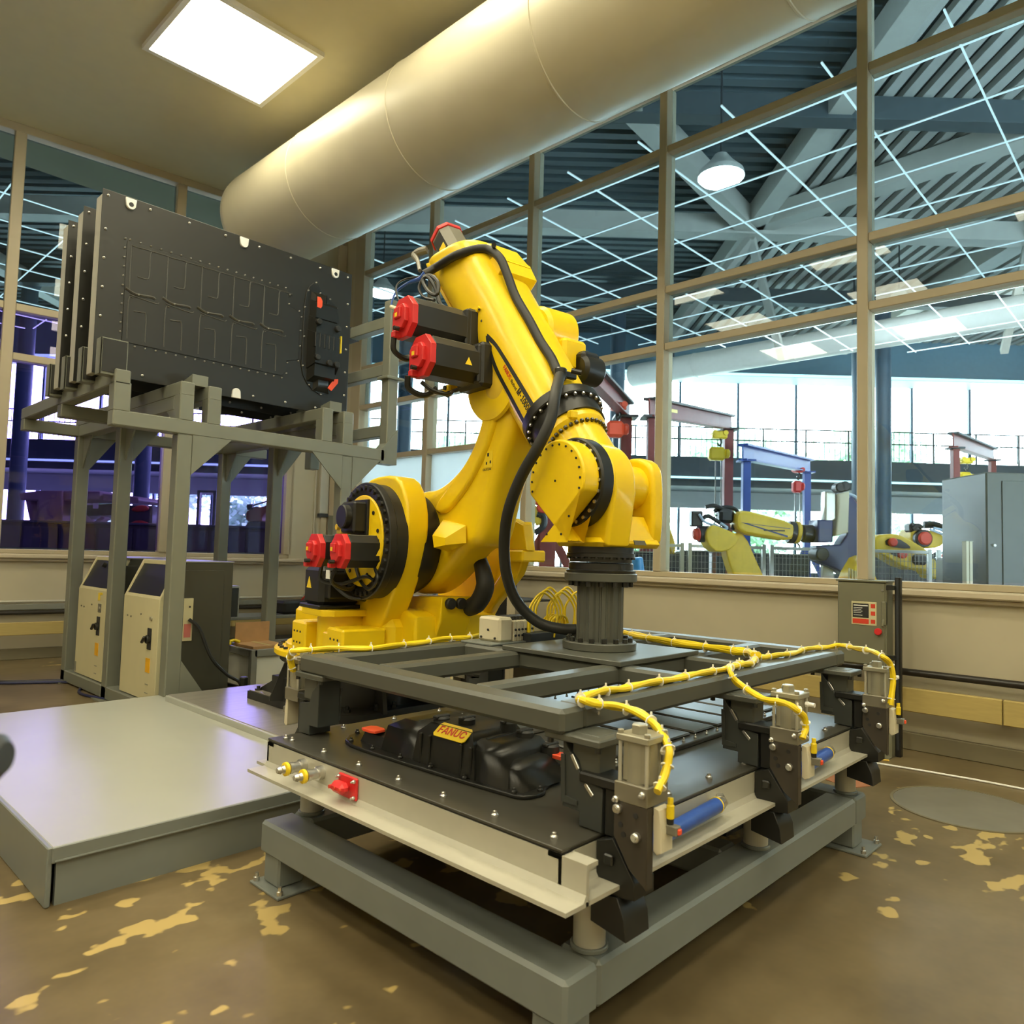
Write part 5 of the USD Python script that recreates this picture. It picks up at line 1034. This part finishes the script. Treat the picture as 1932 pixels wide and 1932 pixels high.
# high-bay lamps; the last two are added to brighten the frosted panes
for (x, z), d, lb in (([3.63,8.34], 13, 'large glowing round high-bay lamp at the top between the right mullions'), ([-3.93,8.89], 21, 'glowing round high-bay lamp left of the red motor caps'), ([11.62,9.34], 22, 'glowing round high-bay lamp half hidden below a window rail at right'), ((14, 9.2), 16, 'round high-bay lamp of the hall above the right panes'), ((-1.5, 9.2), 13, 'added high-bay lamp above the robot that brightens the frosted panes'), ((-9.5, 9.2), 15, 'added high-bay lamp above the battery panels that brightens the hall')):
    tt_ = hall('high_bay_lamp', lb, 'lamp')
    part(tt_, 'lens', lathe([(.40, 0), (.36, -.05), (.2, -.09), (.05, -.10)][::-1], (x, d, z), (0, 0, 1), 32), 'bayglow')
    part(tt_, 'reflector', lathe([(.42, 0), (.40, .10), (.22, .28), (.12, .42)], (x, d, z + .005), (0, 0, 1), 32), 'deckmetal'); part(tt_, 'suspension', cyl((x, d, z + .4), (x, d, 11.2), .02, 8), 'dark')

# ---------------------------------------------------------------- trees outside the far windows
def tree(x, d, h, r, lab):
    t = hall('tree', lab, 'tree', group=None)
    part(t, 'trunk', tube([(x, d, -.4), (x + .1, d, h * .4), (x - .1, d, h * .75)], [.22, .16, .08], 8), 'bark')
    n = 1500; c = rng.normal(0, 1, (14, 3)); c /= np.linalg.norm(c, axis=1, keepdims=True); c = c * r * .62 * [1, .7, .85] + [x, d, h * .62]
    P_ = c[rng.integers(0, 14, n)] + rng.normal(0, r * .24, (n, 3)); A = rng.normal(0, 1, (n, 3)); B = rng.normal(0, 1, (n, 3)); s = r * .085
    A = A / np.linalg.norm(A, axis=1, keepdims=True) * s; B = B / np.linalg.norm(B, axis=1, keepdims=True) * s
    V = np.stack([P_ - A, P_ + B, P_ + A, P_ - B], 1).reshape(-1, 3); F = np.arange(4 * n).reshape(-1, 4)
    part(t, 'foliage', TM(V, np.vstack([F[:, [0, 1, 2]], F[:, [0, 2, 3]]]), process=False), 'leaf', smooth=False, kind='stuff')
LB = ['pale leafy tree outside, behind the red gantry beam', 'pale leafy tree outside, behind the second right mullion', 'broad pale tree outside, at the far right', 'low tree outside, left of the far blue column', 'pale tree outside behind the yellow lower arm', 'tree outside behind the tall end post of the rack', 'tree outside left of the rack', 'low shrubby tree outside behind the yellow robots', 'low shrubby tree outside at the lower right', 'low shrubby tree outside behind the left rack posts', 'tree outside behind the blue gantry', 'low tree outside, behind the front left rack posts']
for (x, d, h, r), lb in zip(((5.5, 45, 11, 3.0), (13.5, 45, 12, 3.2), (22, 45, 12, 3.2), (17.7, 50, 10, 2.8), (-3, 45, 10, 3.0), (-10, 45, 9.5, 2.8), (-20, 45, 10, 3.0), (12, 38.5, 4.2, 2.2), (19, 38.5, 4.2, 2.2), (-14, 38.5, 4, 2.2), (6, 38.5, 4.4, 2.2), (-21, 38.5, 4, 2.2)), LB): tree(x, d, h, r, lb)

# ---------------------------------------------------------------- machines of the hall
def slabp(t, name, pts, d, th, mat, label=None, bev=.03, sm=1):
    return part(t, name, prism(pts, d - th / 2, d + th / 2, 'y', bev=bev, sm=sm), mat, label)
# aluminium guard fence
t = hall('guard_fence', 'aluminium guard fence with mesh panels along the yellow robots', 'fence')
FD = 14.0
fx = [.35, .55, 1.9, 3.25, 3.4, 4.8, 4.95, 6.4, 6.55, 7.95, 8.12, 8.9, 9.3]
for x in fx: part(t, 'post', box(x - .035, x + .035, FD - .03, FD + .03, 0, 1.72, .004), 'fence')
for a, b in zip(fx[:-1], fx[1:]):
    if b - a < .3: continue
    for z in (1.66, .95): part(t, 'rail', box(a, b, FD - .025, FD + .025, z - .03, z + .03, .004), 'fence')
part(t, 'wire_mesh', [box(x - .004, x + .004, FD - .004, FD + .004, .95, 1.66) for x in np.arange(.4, 9.2, .07)] + [box(.4, 9.2, FD - .004, FD + .004, z - .004, z + .004) for z in np.arange(1.0, 1.66, .12)], 'binframe', kind='stuff')
# red gantry cranes
def gantry(label, posts, beamp, d0, d1, mat, top, wid, z1, z2, brace=True, foot=True):
    t = hall('gantry_crane', label, 'gantry crane')
    (xa, da), (xb, db) = posts
    for x, d, z in ((xa, da, z1), (xb, db, z2)):
        part(t, 'column', box(x - wid / 2, x + wid / 2, d - wid / 2, d + wid / 2, 0, z, .01), mat)
        part(t, 'head_plate', box(x - wid, x + wid, d - wid, d + wid, z, z + .05), top)
        if brace:
            for s in (-1, 1): part(t, 'foot_brace', beam((x, d, 1.9), (x + s * 1.0, d, .05), .14, .14), mat)
        if foot: part(t, 'foot_beam', box(x - 1.1, x + 1.1, d - .08, d + .08, 0, .14), mat)
    p, q = np.array([xa, da, z1 + .05]), np.array([xb, db, z2 + .05]); e = (q - p) / np.linalg.norm(q - p); p = p - e * .25; q = q + e * .3
    h = .38
    part(t, 'beam_web', beam(p + (0, 0, h / 2), q + (0, 0, h / 2), .04, h), mat)
    part(t, 'top_flange', beam(p + (0, 0, h), q + (0, 0, h), .28, .06), top); part(t, 'bottom_flange', beam(p, q, .24, .04), mat)
    return t, p, q
def hoist(label, x, d, z, body, chain, hookz, size=.3):
    t = hall('chain_hoist', label, 'hoist')
    part(t, 'trolley', [box(x - size * .7, x + size * .7, d - .1, d + .1, z, z + size * .7, .03), cyl((x - size * .5, d - .14, z + size * .5), (x - size * .5, d + .14, z + size * .5), .07, 12), cyl((x + size * .5, d - .14, z + size * .5), (x + size * .5, d + .14, z + size * .5), .07, 12)], body)
    part(t, 'hook', tube([(x, d, z + .05), (x + .06, d, z - .10), (x, d, z - .2), (x - .05, d, z - .12)], .025, 8), 'blackmetal')
    part(t, 'hoist_body', [box(x - size, x + size * .5, d - .14, d + .14, z - .62, z - .25, .06), cyl((x + size * .5, d, z - .42), (x + size * .95, d, z - .42), .13, 16, .03)], body)
    part(t, 'load_chain', [cyl((x - .1, d, z - .6), (x - .1, d, chain), .02, 6), cyl((x + .06, d, z - .6), (x + .06, d, chain), .02, 6)], 'steel')
    part(t, 'load_hook', [box(x - .1, x + .06, d - .06, d + .06, hookz, hookz + .22, .03), tube([(x - .02, d, hookz), (x + .05, d, hookz - .12), (x - .02, d, hookz - .2), (x - .09, d, hookz - .14)], .03, 8)], 'dark')
A1, A2 = [2.58,4.99], [0.61,4.57]
gantry('dark red gantry crane with an orange hoist, left of the middle mullion', ((A2[0], 12.5), (A1[0], 17.0)), None, 0, 0, 'craneRed', 'craneDark', .27, 5.0, A1[1] - .35)
B1, B2 = [3.04,4.46], [6.15,5.14]
gb_, pb, qb = gantry('dark red gantry crane whose beam crosses behind the middle mullion', ((B1[0], 16), (B2[0], 21)), None, 0, 0, 'craneRed', 'craneDark', .25, B1[1], B2[1])
mid = (pb + qb) / 2; part(gb_, 'beam_lettering', [box(-.2, .2, -.002, .002, -.03, .03)] and [xf(box(0, .5, -.002, .0, -.04, .04), pb * .8 + qb * .2 + (0.0, -.05, .2), cols((qb - pb) / np.linalg.norm(qb - pb), (0, 1, 0), (0, 0, 1)))], 'stickery', 'yellow lettering strip')
C1, C2 = [6.04,3.97], [9.22,4.21]
gantry('bright blue gantry crane behind the yellow robot arm', ((C1[0], 19), (C2[0], 23)), None, 0, 0, 'bluepaint', 'bluepaint', .2, C1[1], C2[1])
D1, D2 = [12.07,4.61], [16.36,5.04]
gantry('dark gantry crane with slim red columns behind the grey cabinet at right', ((D1[0], 20), (D2[0], 25)), None, 0, 0, 'craneRed', 'slab', .18, D1[1], D2[1])
hoist('orange chain hoist under the left dark red gantry beam', 2.35, 16.6, 4.74, 'orange', 2.4, 2.2, .26)
hoist('yellow chain hoist at the right end of the dark red gantry beam', 5.76, 20.5, 4.81, 'stickery', 2.0, 1.9, .3)
hoist('red chain hoist under the blue gantry beam', 8.76, 22.5, 4.15, 'red', 2.2, 2.0, .18)
hoist('yellow chain hoist on the slim-columned dark gantry at right', 12.99, 21, 4.36, 'stickery', 2.3, 2.0, .24)
# ---- the yellow robot with the blue welding tool
DM = 12.5
t = hall('robot_arm', 'yellow robot arm carrying a navy blue welding gun, behind the right panes', 'robot arm')
slabp(t, 'lower_arm', [[3.57,1.72],[3.77,1.89],[3.93,1.82],[4.08,1.48],[4.33,0.95],[4.46,0.6],[3.88,0.58],[3.78,1.03],[3.63,1.4]], DM, .34, 'oldyellow')
slabp(t, 'shoulder', [[3.32,2.0],[3.48,1.95],[3.81,1.82],[3.68,1.6],[3.43,1.52],[3.27,1.64],[3.21,1.84]], DM - .06, .46, 'oldyellow')
slabp(t, 'upper_arm', [[3.73,2.21],[3.88,2.25],[4.27,2.16],[4.67,2.06],[4.72,1.92],[4.65,1.75],[4.19,1.81],[3.79,1.87],[3.71,2.01]], DM - .1, .40, 'oldyellow', bev=.07)
slabp(t, 'arm_stripe', [[3.8,2.04],[4.62,1.96],[4.62,1.95],[3.93,2.02],[4.58,1.84],[4.58,1.81]], DM - .302, .006, 'navy', 'dark swoosh stripe', bev=0, sm=0)
part(t, 'arm_lettering', [text('ROBOT', .06, (4.2, DM - .305, 1.94), (1, 0, -.18), (0, 0, 1), .002)] and box(4.18, 4.53, DM - .306, DM - .302, 1.91, 1.93), 'print')
R0 = [3.11,1.83]
part(t, 'motor', [cyl((R0[0] + .02, DM - .1, R0[1]), (R0[0] + .30, DM - .05, R0[1] + .02), .14, 20, .02)], 'black'); part(t, 'motor_cap', lathe([(.06, -.06), (.10, -.03), (.10, .02), (.125, .03), (.125, .06)], (R0[0], DM - .1, R0[1]), (1, 0, .05), 20), 'printred', 'red motor cap')
R1 = [3.1,2.09]
part(t, 'cable_box', box(R1[0] - .09, R1[0] + .1, DM - .2, DM, R1[1] - .13, R1[1] + .13, .02), 'black')
part(t, 'cable_pack', [tube([(*p[:1], DM - .15 + .05 * k, p[1]) for p in L], .035, 8) for k, L in enumerate(([[3.17,2.04],[3.28,2.14],[3.46,2.05],[3.63,1.94],[3.55,1.92],[3.37,2.0]], [[3.26,2.29],[3.41,2.32],[3.57,2.26],[3.7,2.21],[3.77,2.09],[3.72,1.92]], [[3.42,2.23],[3.6,2.3],[3.77,2.28],[3.84,2.2]], [[3.48,2.14],[3.61,2.19],[3.73,2.15]]))] + [box(3.48, 3.73, DM - .2, DM + .1, 2.03, 2.26, .05)], 'black')
part(t, 'air_hose', tube([(p[0], DM - .24, p[1]) for p in [[3.12,2.16],[3.21,2.04],[3.37,1.98],[3.52,1.92],[3.59,1.95],[3.48,2.02]]], .022, 8), 'hosepale', 'pale blue air hose')
a_ = [4.71,1.91]; b_ = [5.1,1.89]
part(t, 'wrist', [cyl((a_[0] - .05, DM - .1, a_[1]), (a_[0] + .06, DM - .1, a_[1] - .01), .19, 24, .02), cyl((a_[0] + .16, DM - .1, a_[1] - .02), (b_[0] + .05, DM - .1, b_[1]), .15, 24, .03)], 'black')
part(t, 'wrist_ring', cyl((a_[0] + .05, DM - .1, a_[1]), (a_[0] + .13, DM - .1, a_[1] - .01), .19, 24, .02), 'oldyellow')
g_ = hall('welding_gun', 'navy blue welding gun with silver cylinder at the wrist of the far yellow robot', 'welding gun')
slabp(g_, 'mount_block', [[5.06,2.12],[5.31,2.12],[5.31,1.75],[5.06,1.74]], 12.35, .4, 'navy', sm=0)
slabp(g_, 'frame', [[5.56,2.46],[5.65,2.53],[5.79,2.33],[5.81,1.53],[5.74,1.28],[5.51,1.22],[5.4,1.3],[5.06,1.44],[5.06,1.69],[5.45,1.72],[5.56,1.88]], 12.35, .3, 'navy', sm=0)
slabp(g_, 'cylinder_plate', [[5.18,2.59],[5.36,2.57],[5.37,2.11],[5.18,2.1]], 12.25, .2, 'alu', sm=0)
slabp(g_, 'actuator', [[5.37,2.55],[5.56,2.6],[5.54,1.92],[5.33,1.85],[5.37,2.32]], 12.2, .22, 'cream', sm=0)
part(g_, 'pulley', [cyl((x_, 12.1, z_), (x_, 12.3, z_), .085, 18, .02) for x_, z_ in [[5.42,2.66],[5.5,2.68]]], 'black')
part(g_, 'hose_arc', tube([(p[0], 12.3, p[1]) for p in [[5.6,2.58],[5.76,2.51],[5.87,2.35],[5.89,2.2],[5.81,2.11]]], .03, 8), 'hosepale', 'pale hose'); part(g_, 'red_hose', tube([(p[0], 12.27, p[1]) for p in [[5.7,2.46],[5.79,2.33],[5.83,2.17],[5.78,2.12]]], .02, 8), 'printred', 'red hose')
part(g_, 'lower_motor', cyl([5.1,1.55,0][:1] + [12.05] + [5.1,1.55][1:], [5.1,1.55][:1] + [12.4] + [5.1,1.55][1:], .11, 18, .02), 'dark')
part(g_, 'clear_cover', slab_ := prism([[5.25,1.42],[5.43,1.43],[5.43,1.14],[5.25,1.14]], 12.4, 12.5, 'y'), 'fence')
# ---- second yellow robot, right of the last mullion
t = hall('robot_arm', 'low yellow robot arm with a dark opening, behind the fence at right', 'robot arm')
D3 = 15.5
slabp(t, 'arm_casting', [[7.53,2.01],[7.98,2.06],[8.2,1.98],[8.65,1.73],[8.78,1.58],[8.91,1.27],[8.78,1.09],[8.59,1.33],[8.2,1.31],[7.7,1.6],[7.53,1.68]], D3, .5, 'oldyellow', bev=.06)
slabp(t, 'arm_opening', [[7.73,1.93],[7.98,1.97],[8.25,1.81],[8.25,1.74],[7.76,1.78]], D3 - .26, .02, 'black', bev=0)
slabp(t, 'lower_opening', [[7.78,1.69],[8.09,1.7],[8.18,1.61],[7.98,1.56]], D3 - .26, .02, 'black', bev=0)
part(t, 'red_motor', [cyl((p[0], D3 - .36, p[1]), (p[0], D3 - .26, p[1]), .09, 14, .02) for p in [[7.87,1.87],[8.07,1.63]]], 'printred')
part(t, 'cable_pack', [tube([(p[0], D3 - .3, p[1]) for p in [[8.29,1.53],[8.45,1.48],[8.65,1.58],[8.83,1.69]]], .05, 8), box(8.29, 8.6, D3 - .35, D3, 1.42, 1.64, .06)], 'black')
t = hall('robot_arm', 'yellow robot arm with a round red motor and outstretched flat arm, beside the grey cabinet', 'robot arm')
D4 = 17.0
slabp(t, 'shoulder', [[9.07,2.22],[9.37,2.25],[9.78,2.14],[9.88,2.0],[9.73,1.82],[9.36,1.79],[9.09,1.9]], D4, .6, 'oldyellow', bev=.06)
part(t, 'motor_ring', cyl((9.3, D4 - .42, 2.02), (9.3, D4 - .28, 2.02), .20, 24, .02), 'black')
part(t, 'red_motor', cyl((9.3, D4 - .5, 2.02), (9.3, D4 - .40, 2.02), .15, 24, .03), 'printred')
slabp(t, 'upper_arm', [[10.08,2.2],[10.17,2.24],[10.54,2.22],[10.91,2.15],[10.93,1.98],[10.54,1.94],[10.12,1.95]], D4 - .1, .45, 'oldyellow', bev=.06)
part(t, 'cable_pack', [tube([(p[0], D4 - .3 + .06 * k, p[1]) for p in L], .05, 8) for k, L in enumerate(([[9.1,2.22],[9.22,2.32],[9.32,2.27]], [[9.39,2.37],[9.61,2.38],[9.86,2.3],[10.05,2.2],[10.1,2.05]], [[9.42,2.3],[9.64,2.31],[9.88,2.22],[10.05,2.1]]))] + [box(9.05, 9.32, D4 - .3, D4, 2.15, 2.37, .05)], 'black')
part(t, 'hose_loop', [tube([(p[0], D4 - .45, p[1]) for p in [[9.41,2.23],[9.73,2.11],[9.98,1.97],[10.1,1.88],[10.0,1.83],[9.85,1.87],[9.88,1.95]]], .03, 8), tube([(p[0], D4 - .42, p[1]) for p in [[9.51,2.26],[9.83,2.19],[10.05,2.05],[10.12,1.93]]], .03, 8)], 'hosepale', 'pale blue hoses')
# ---- pieces of robots seen left of the wrist
t = hall('robot_arm', 'yellow robot with red motor caps seen between the black hose and the wrist cover', 'robot arm')
D5 = 12.0
slabp(t, 'lower_arm', [[0.06,1.81],[0.16,2.26],[0.29,2.2],[0.3,1.73],[0.41,1.13],[0.04,1.12]], D5, .4, 'oldyellow')
part(t, 'joint_ring', lathe([(.10, 0), (.135, 0), (.135, .06), (.10, .06)], (0.1, D5 - .28, 2.08), (0, 1, 0), 28), 'black')
slabp(t, 'wrist', [[0.34,2.2],[0.47,2.18],[0.52,2.03],[0.49,1.9],[0.37,1.88]], D5 - .1, .3, 'oldyellow')
part(t, 'motor_cap', [cyl((p[0], D5 - .3, p[1]), (p[0], D5 - .1, p[1]), .09, 16, .02) for p in [[0.43,2.29],[0.48,2.16]]], 'printred'); part(t, 'gripper', tube([(p[0], D5 - .25, p[1]) for p in [[0.4,2.06],[0.5,2.03],[0.52,1.9],[0.46,1.82],[0.37,1.76]]], .05, 8), 'black')
t = hall('robot_arm', 'small yellow robot partly hidden by the middle mullion', 'robot arm')
slabp(t, 'arm', [[2.92,2.36],[3.05,2.26],[3.21,1.99],[3.32,1.67],[3.28,1.45],[3.08,1.77],[2.95,1.98]], 15, .4, 'oldyellow'); slabp(t, 'bellows', [[2.93,1.57],[3.06,1.6],[3.07,1.19],[2.93,1.18]], 14.6, .3, 'oldyellow', sm=0); part(t, 'motor', cyl((2.99, 14.6, 2.3), (2.99, 14.9, 2.3), .12, 16, .02), 'black')
t = hall('robot_arm', 'yellow robot base with bellows behind the top of the grey switch box', 'robot arm')
slabp(t, 'base_casting', [[5.17,1.02],[5.27,1.28],[5.4,1.5],[5.49,1.54],[5.64,1.24],[5.72,1.03]], 11.6, .4, 'oldyellow', sm=0)
part(t, 'bellows_rib', [box(5.22 + .04 * k, 5.22 + .05 * k + .012, 11.37, 11.41, .95, 1.34 - .02 * k) for k in range(7)], 'board')
# ---- low clutter behind the glass
t = hall('grey_cabinet', 'tall dark grey machine cabinet behind the glass at the right edge', 'cabinet')
K0 = [6.78,2.77]
part(t, 'body', box(K0[0], K0[0] + 2.4, 10.5, 11.6, 0, K0[1], .02), 'cabinet'); part(t, 'door', box(K0[0] + .22, K0[0] + 1.2, 10.485, 10.5, .3, K0[1] - .12, .006), 'cabinet'); part(t, 'vent', [box(K0[0] - .01, K0[0], 10.6 , 11.4, .7 + .08 * k, .73 + .08 * k) for k in range(6)], 'dark')
part(t, 'door_knob', [cyl((K0[0] + .1, 10.47, z), (K0[0] + .1, 10.5, z), .02, 10) for z in (1.0, 1.72)], 'white')
t = hall('operator_box', 'pale grey operator box with an orange top on the fence beside the grey cabinet', 'box')
O0 = [7.81,1.4]
part(t, 'body', box(O0[0], O0[0] + .34, 13.2, 13.6, .9, 1.56, .05), 'binframe'); part(t, 'beacon', box(O0[0] + .06, O0[0] + .24, 13.3, 13.5, 1.56, 1.6 + .03, .02), 'orange'); part(t, 'yellow_knob', cyl((O0[0] + .14, 13.14, 1.3), (O0[0] + .14, 13.2, 1.3), .05, 12), 'stickery')
t = hall('frame_post', 'pale tan aluminium post beside the grey cabinet', 'post'); N0 = [6.55,1.48]
part(t, 'post', [box(N0[0], N0[0] + .04, 10.6, 10.7, 0, 1.77), box(N0[0] + .05, N0[0] + .09, 10.6, 10.7, 0, 1.77)], 'cream'); part(t, 'post_cap', box(N0[0] - .01, N0[0] + .1, 10.59, 10.71, 1.77, 1.77 + .01), 'binframe')
single('blue_drum', cyl([9.336,6.187,1.15], [9.298,6.205,1.41], .085, 18, .02), 'drumblue', 'small bright blue drum behind the column flange', 'drum')
m_ = [(1130, 1290, 1046, 1080, 15.6, 'dark machine block behind the fence, right of the column'), (1290, 1340, 1044, 1080, 16.0, 'dark machine block behind the fence, left of the far robot'), (1345, 1400, 1046, 1085, 16.5, 'brown crate behind the lower arm of the far robot'), (1420, 1530, 1050, 1095, 16.4, 'dark machine block behind the fence, right of the far robot'), (1650, 1790, 1056, 1105, 17.5, 'dark machine block below the right yellow robots')]
for i, (a, b, c, d, D_, lb) in enumerate(m_):
    t = hall('machine_block', lb, 'machine')
    p, q = (float(a) - 966) / 1389.5 * D_, (float(b) - 966) / 1389.5 * D_
    z = 1.4 + (1050 + .027 * ((a + b) / 2 - 966) - c) / 1389.5 * D_
    part(t, 'body', box(p, q, D_, D_ + .8, 0, z, .02), 'rustbrown' if i == 2 else 'dark'); part(t, 'panel', [box(p + .1 + k * .3, p + .3 + k * .3, D_ - .01, D_, .8, z - .08) for k in range(int((q - p) / .3))], 'jaw'); part(t, 'lid', box(p - .03, q + .03, D_ - .03, D_ + .83, z, z + .03), 'binframe')
# ---- behind the purple windows
t = hall('test_frame', 'big mauve steel test frame seen through the purple windows', 'machine frame')
D6 = 14
slabp(t, 'top_beam', [[-9.07,2.29],[-8.67,2.35],[-7.59,2.37],[-7.58,2.21],[-8.66,2.16],[-9.04,2.16]], D6, 1.0, 'purplegrey', sm=0)
slabp(t, 'head_block', [[-8.69,2.34],[-8.25,2.35],[-8.21,1.73],[-8.65,1.72]], D6, 1.1, 'purplegrey', sm=0)
slabp(t, 'leg', [[-9.0,2.17],[-8.9,2.17],[-8.76,1.71],[-8.87,1.71]], D6 - .3, .25, 'purplegrey', sm=0); slabp(t, 'leg', [[-8.78,2.17],[-8.68,2.17],[-8.67,1.72],[-8.77,1.71]], D6 - .3, .25, 'purplegrey', sm=0)
slabp(t, 'brace', [[-8.07,1.95],[-8.0,1.96],[-7.75,1.74],[-7.85,1.74]], D6 - .3, .25, 'purplegrey', sm=0); slabp(t, 'brace', [[-7.57,1.91],[-7.51,1.87],[-7.67,1.74],[-7.79,1.74]], D6 - .3, .25, 'purplegrey', sm=0)
slabp(t, 'side_arm', [[-7.59,2.33],[-6.93,2.29],[-6.92,2.17],[-7.58,2.19]], D6, .8, 'purplegrey', sm=0)
slabp(t, 'dark_core', [[-8.45,2.09],[-7.53,2.17],[-7.52,1.95],[-8.12,1.9],[-8.44,1.84]], D6 + .3, .8, 'dark', sm=0)
part(t, 'white_tag', box(-7.77, -7.68, D6 - .36, D6 - .34, 2.05, 2.15), 'white')
t = hall('dark_robot', 'black robot with red covers behind the purple window', 'robot arm')
slabp(t, 'body', [[-6.69,2.07],[-6.22,2.08],[-6.2,1.62],[-6.66,1.61]], 13, .6, 'dark', sm=0); slabp(t, 'red_cover', [[-6.54,2.02],[-6.38,2.09],[-6.24,2.06],[-6.27,1.98],[-6.5,1.96]], 12.65, .1, 'printred'); slabp(t, 'red_cover', [[-6.58,1.75],[-6.41,1.83],[-6.22,1.78],[-6.24,1.7],[-6.48,1.66]], 12.65, .1, 'printred')
t = hall('door_frame', 'dark free-standing door frame behind the purple window', 'door frame')
for a, b, c, d in ((370, 375, 932, 1008), (400, 406, 930, 1008), (370, 406, 930, 934)):
    p, q = hp_ = ((a - 966) / 1389.5 * 20, (b - 966) / 1389.5 * 20); z0, z1 = 1.4 + (1036 - d) / 1389.5 * 20, 1.4 + (1036 - c) / 1389.5 * 20
    part(t, 'post' if b - a < 20 else 'lintel', box(p, q, 20, 20.15, max(z0, 0) if b - a > 20 else 0, z1), 'dark')
t = hall('robot_arm', 'small orange-brown robot behind the purple window near the corner', 'robot arm')
slabp(t, 'arm', [[-5.27,2.17],[-5.19,2.24],[-5.04,2.22],[-4.88,2.31],[-4.86,2.18],[-5.03,2.04],[-5.02,1.93],[-5.15,1.93],[-5.35,1.92],[-5.36,2.13]], 15, .4, 'rustbrown'); slabp(t, 'base', [[-5.43,1.76],[-5.29,1.92],[-4.81,1.94],[-4.78,1.34],[-5.41,1.33]], 15.2, .8, 'dark', sm=0); part(t, 'boom', beam((-5.21, 14.8, 2.25), (-4.83, 14.8, 2.38), .03, .03), 'dark'); part(t, 'boom_head', cyl((-5.32, 14.8, 2.21), (-5.21, 14.8, 2.23), .06, 10), 'black')
t = hall('counter', 'long dark counter below the purple windows in the hall', 'counter')
part(t, 'front', box(-12.5, -2.6, 12.2, 12.8, 0, 1.72, .01), 'dark'); part(t, 'top', box(-12.55, -2.55, 12.15, 12.85, 1.72, 1.76, .008), 'slab')
for k in range(16): part(t, 'door', box(-12.4 + .62 * k, -11.84 + .62 * k, 12.18, 12.2, .2, 1.66, .004), 'darkroof')
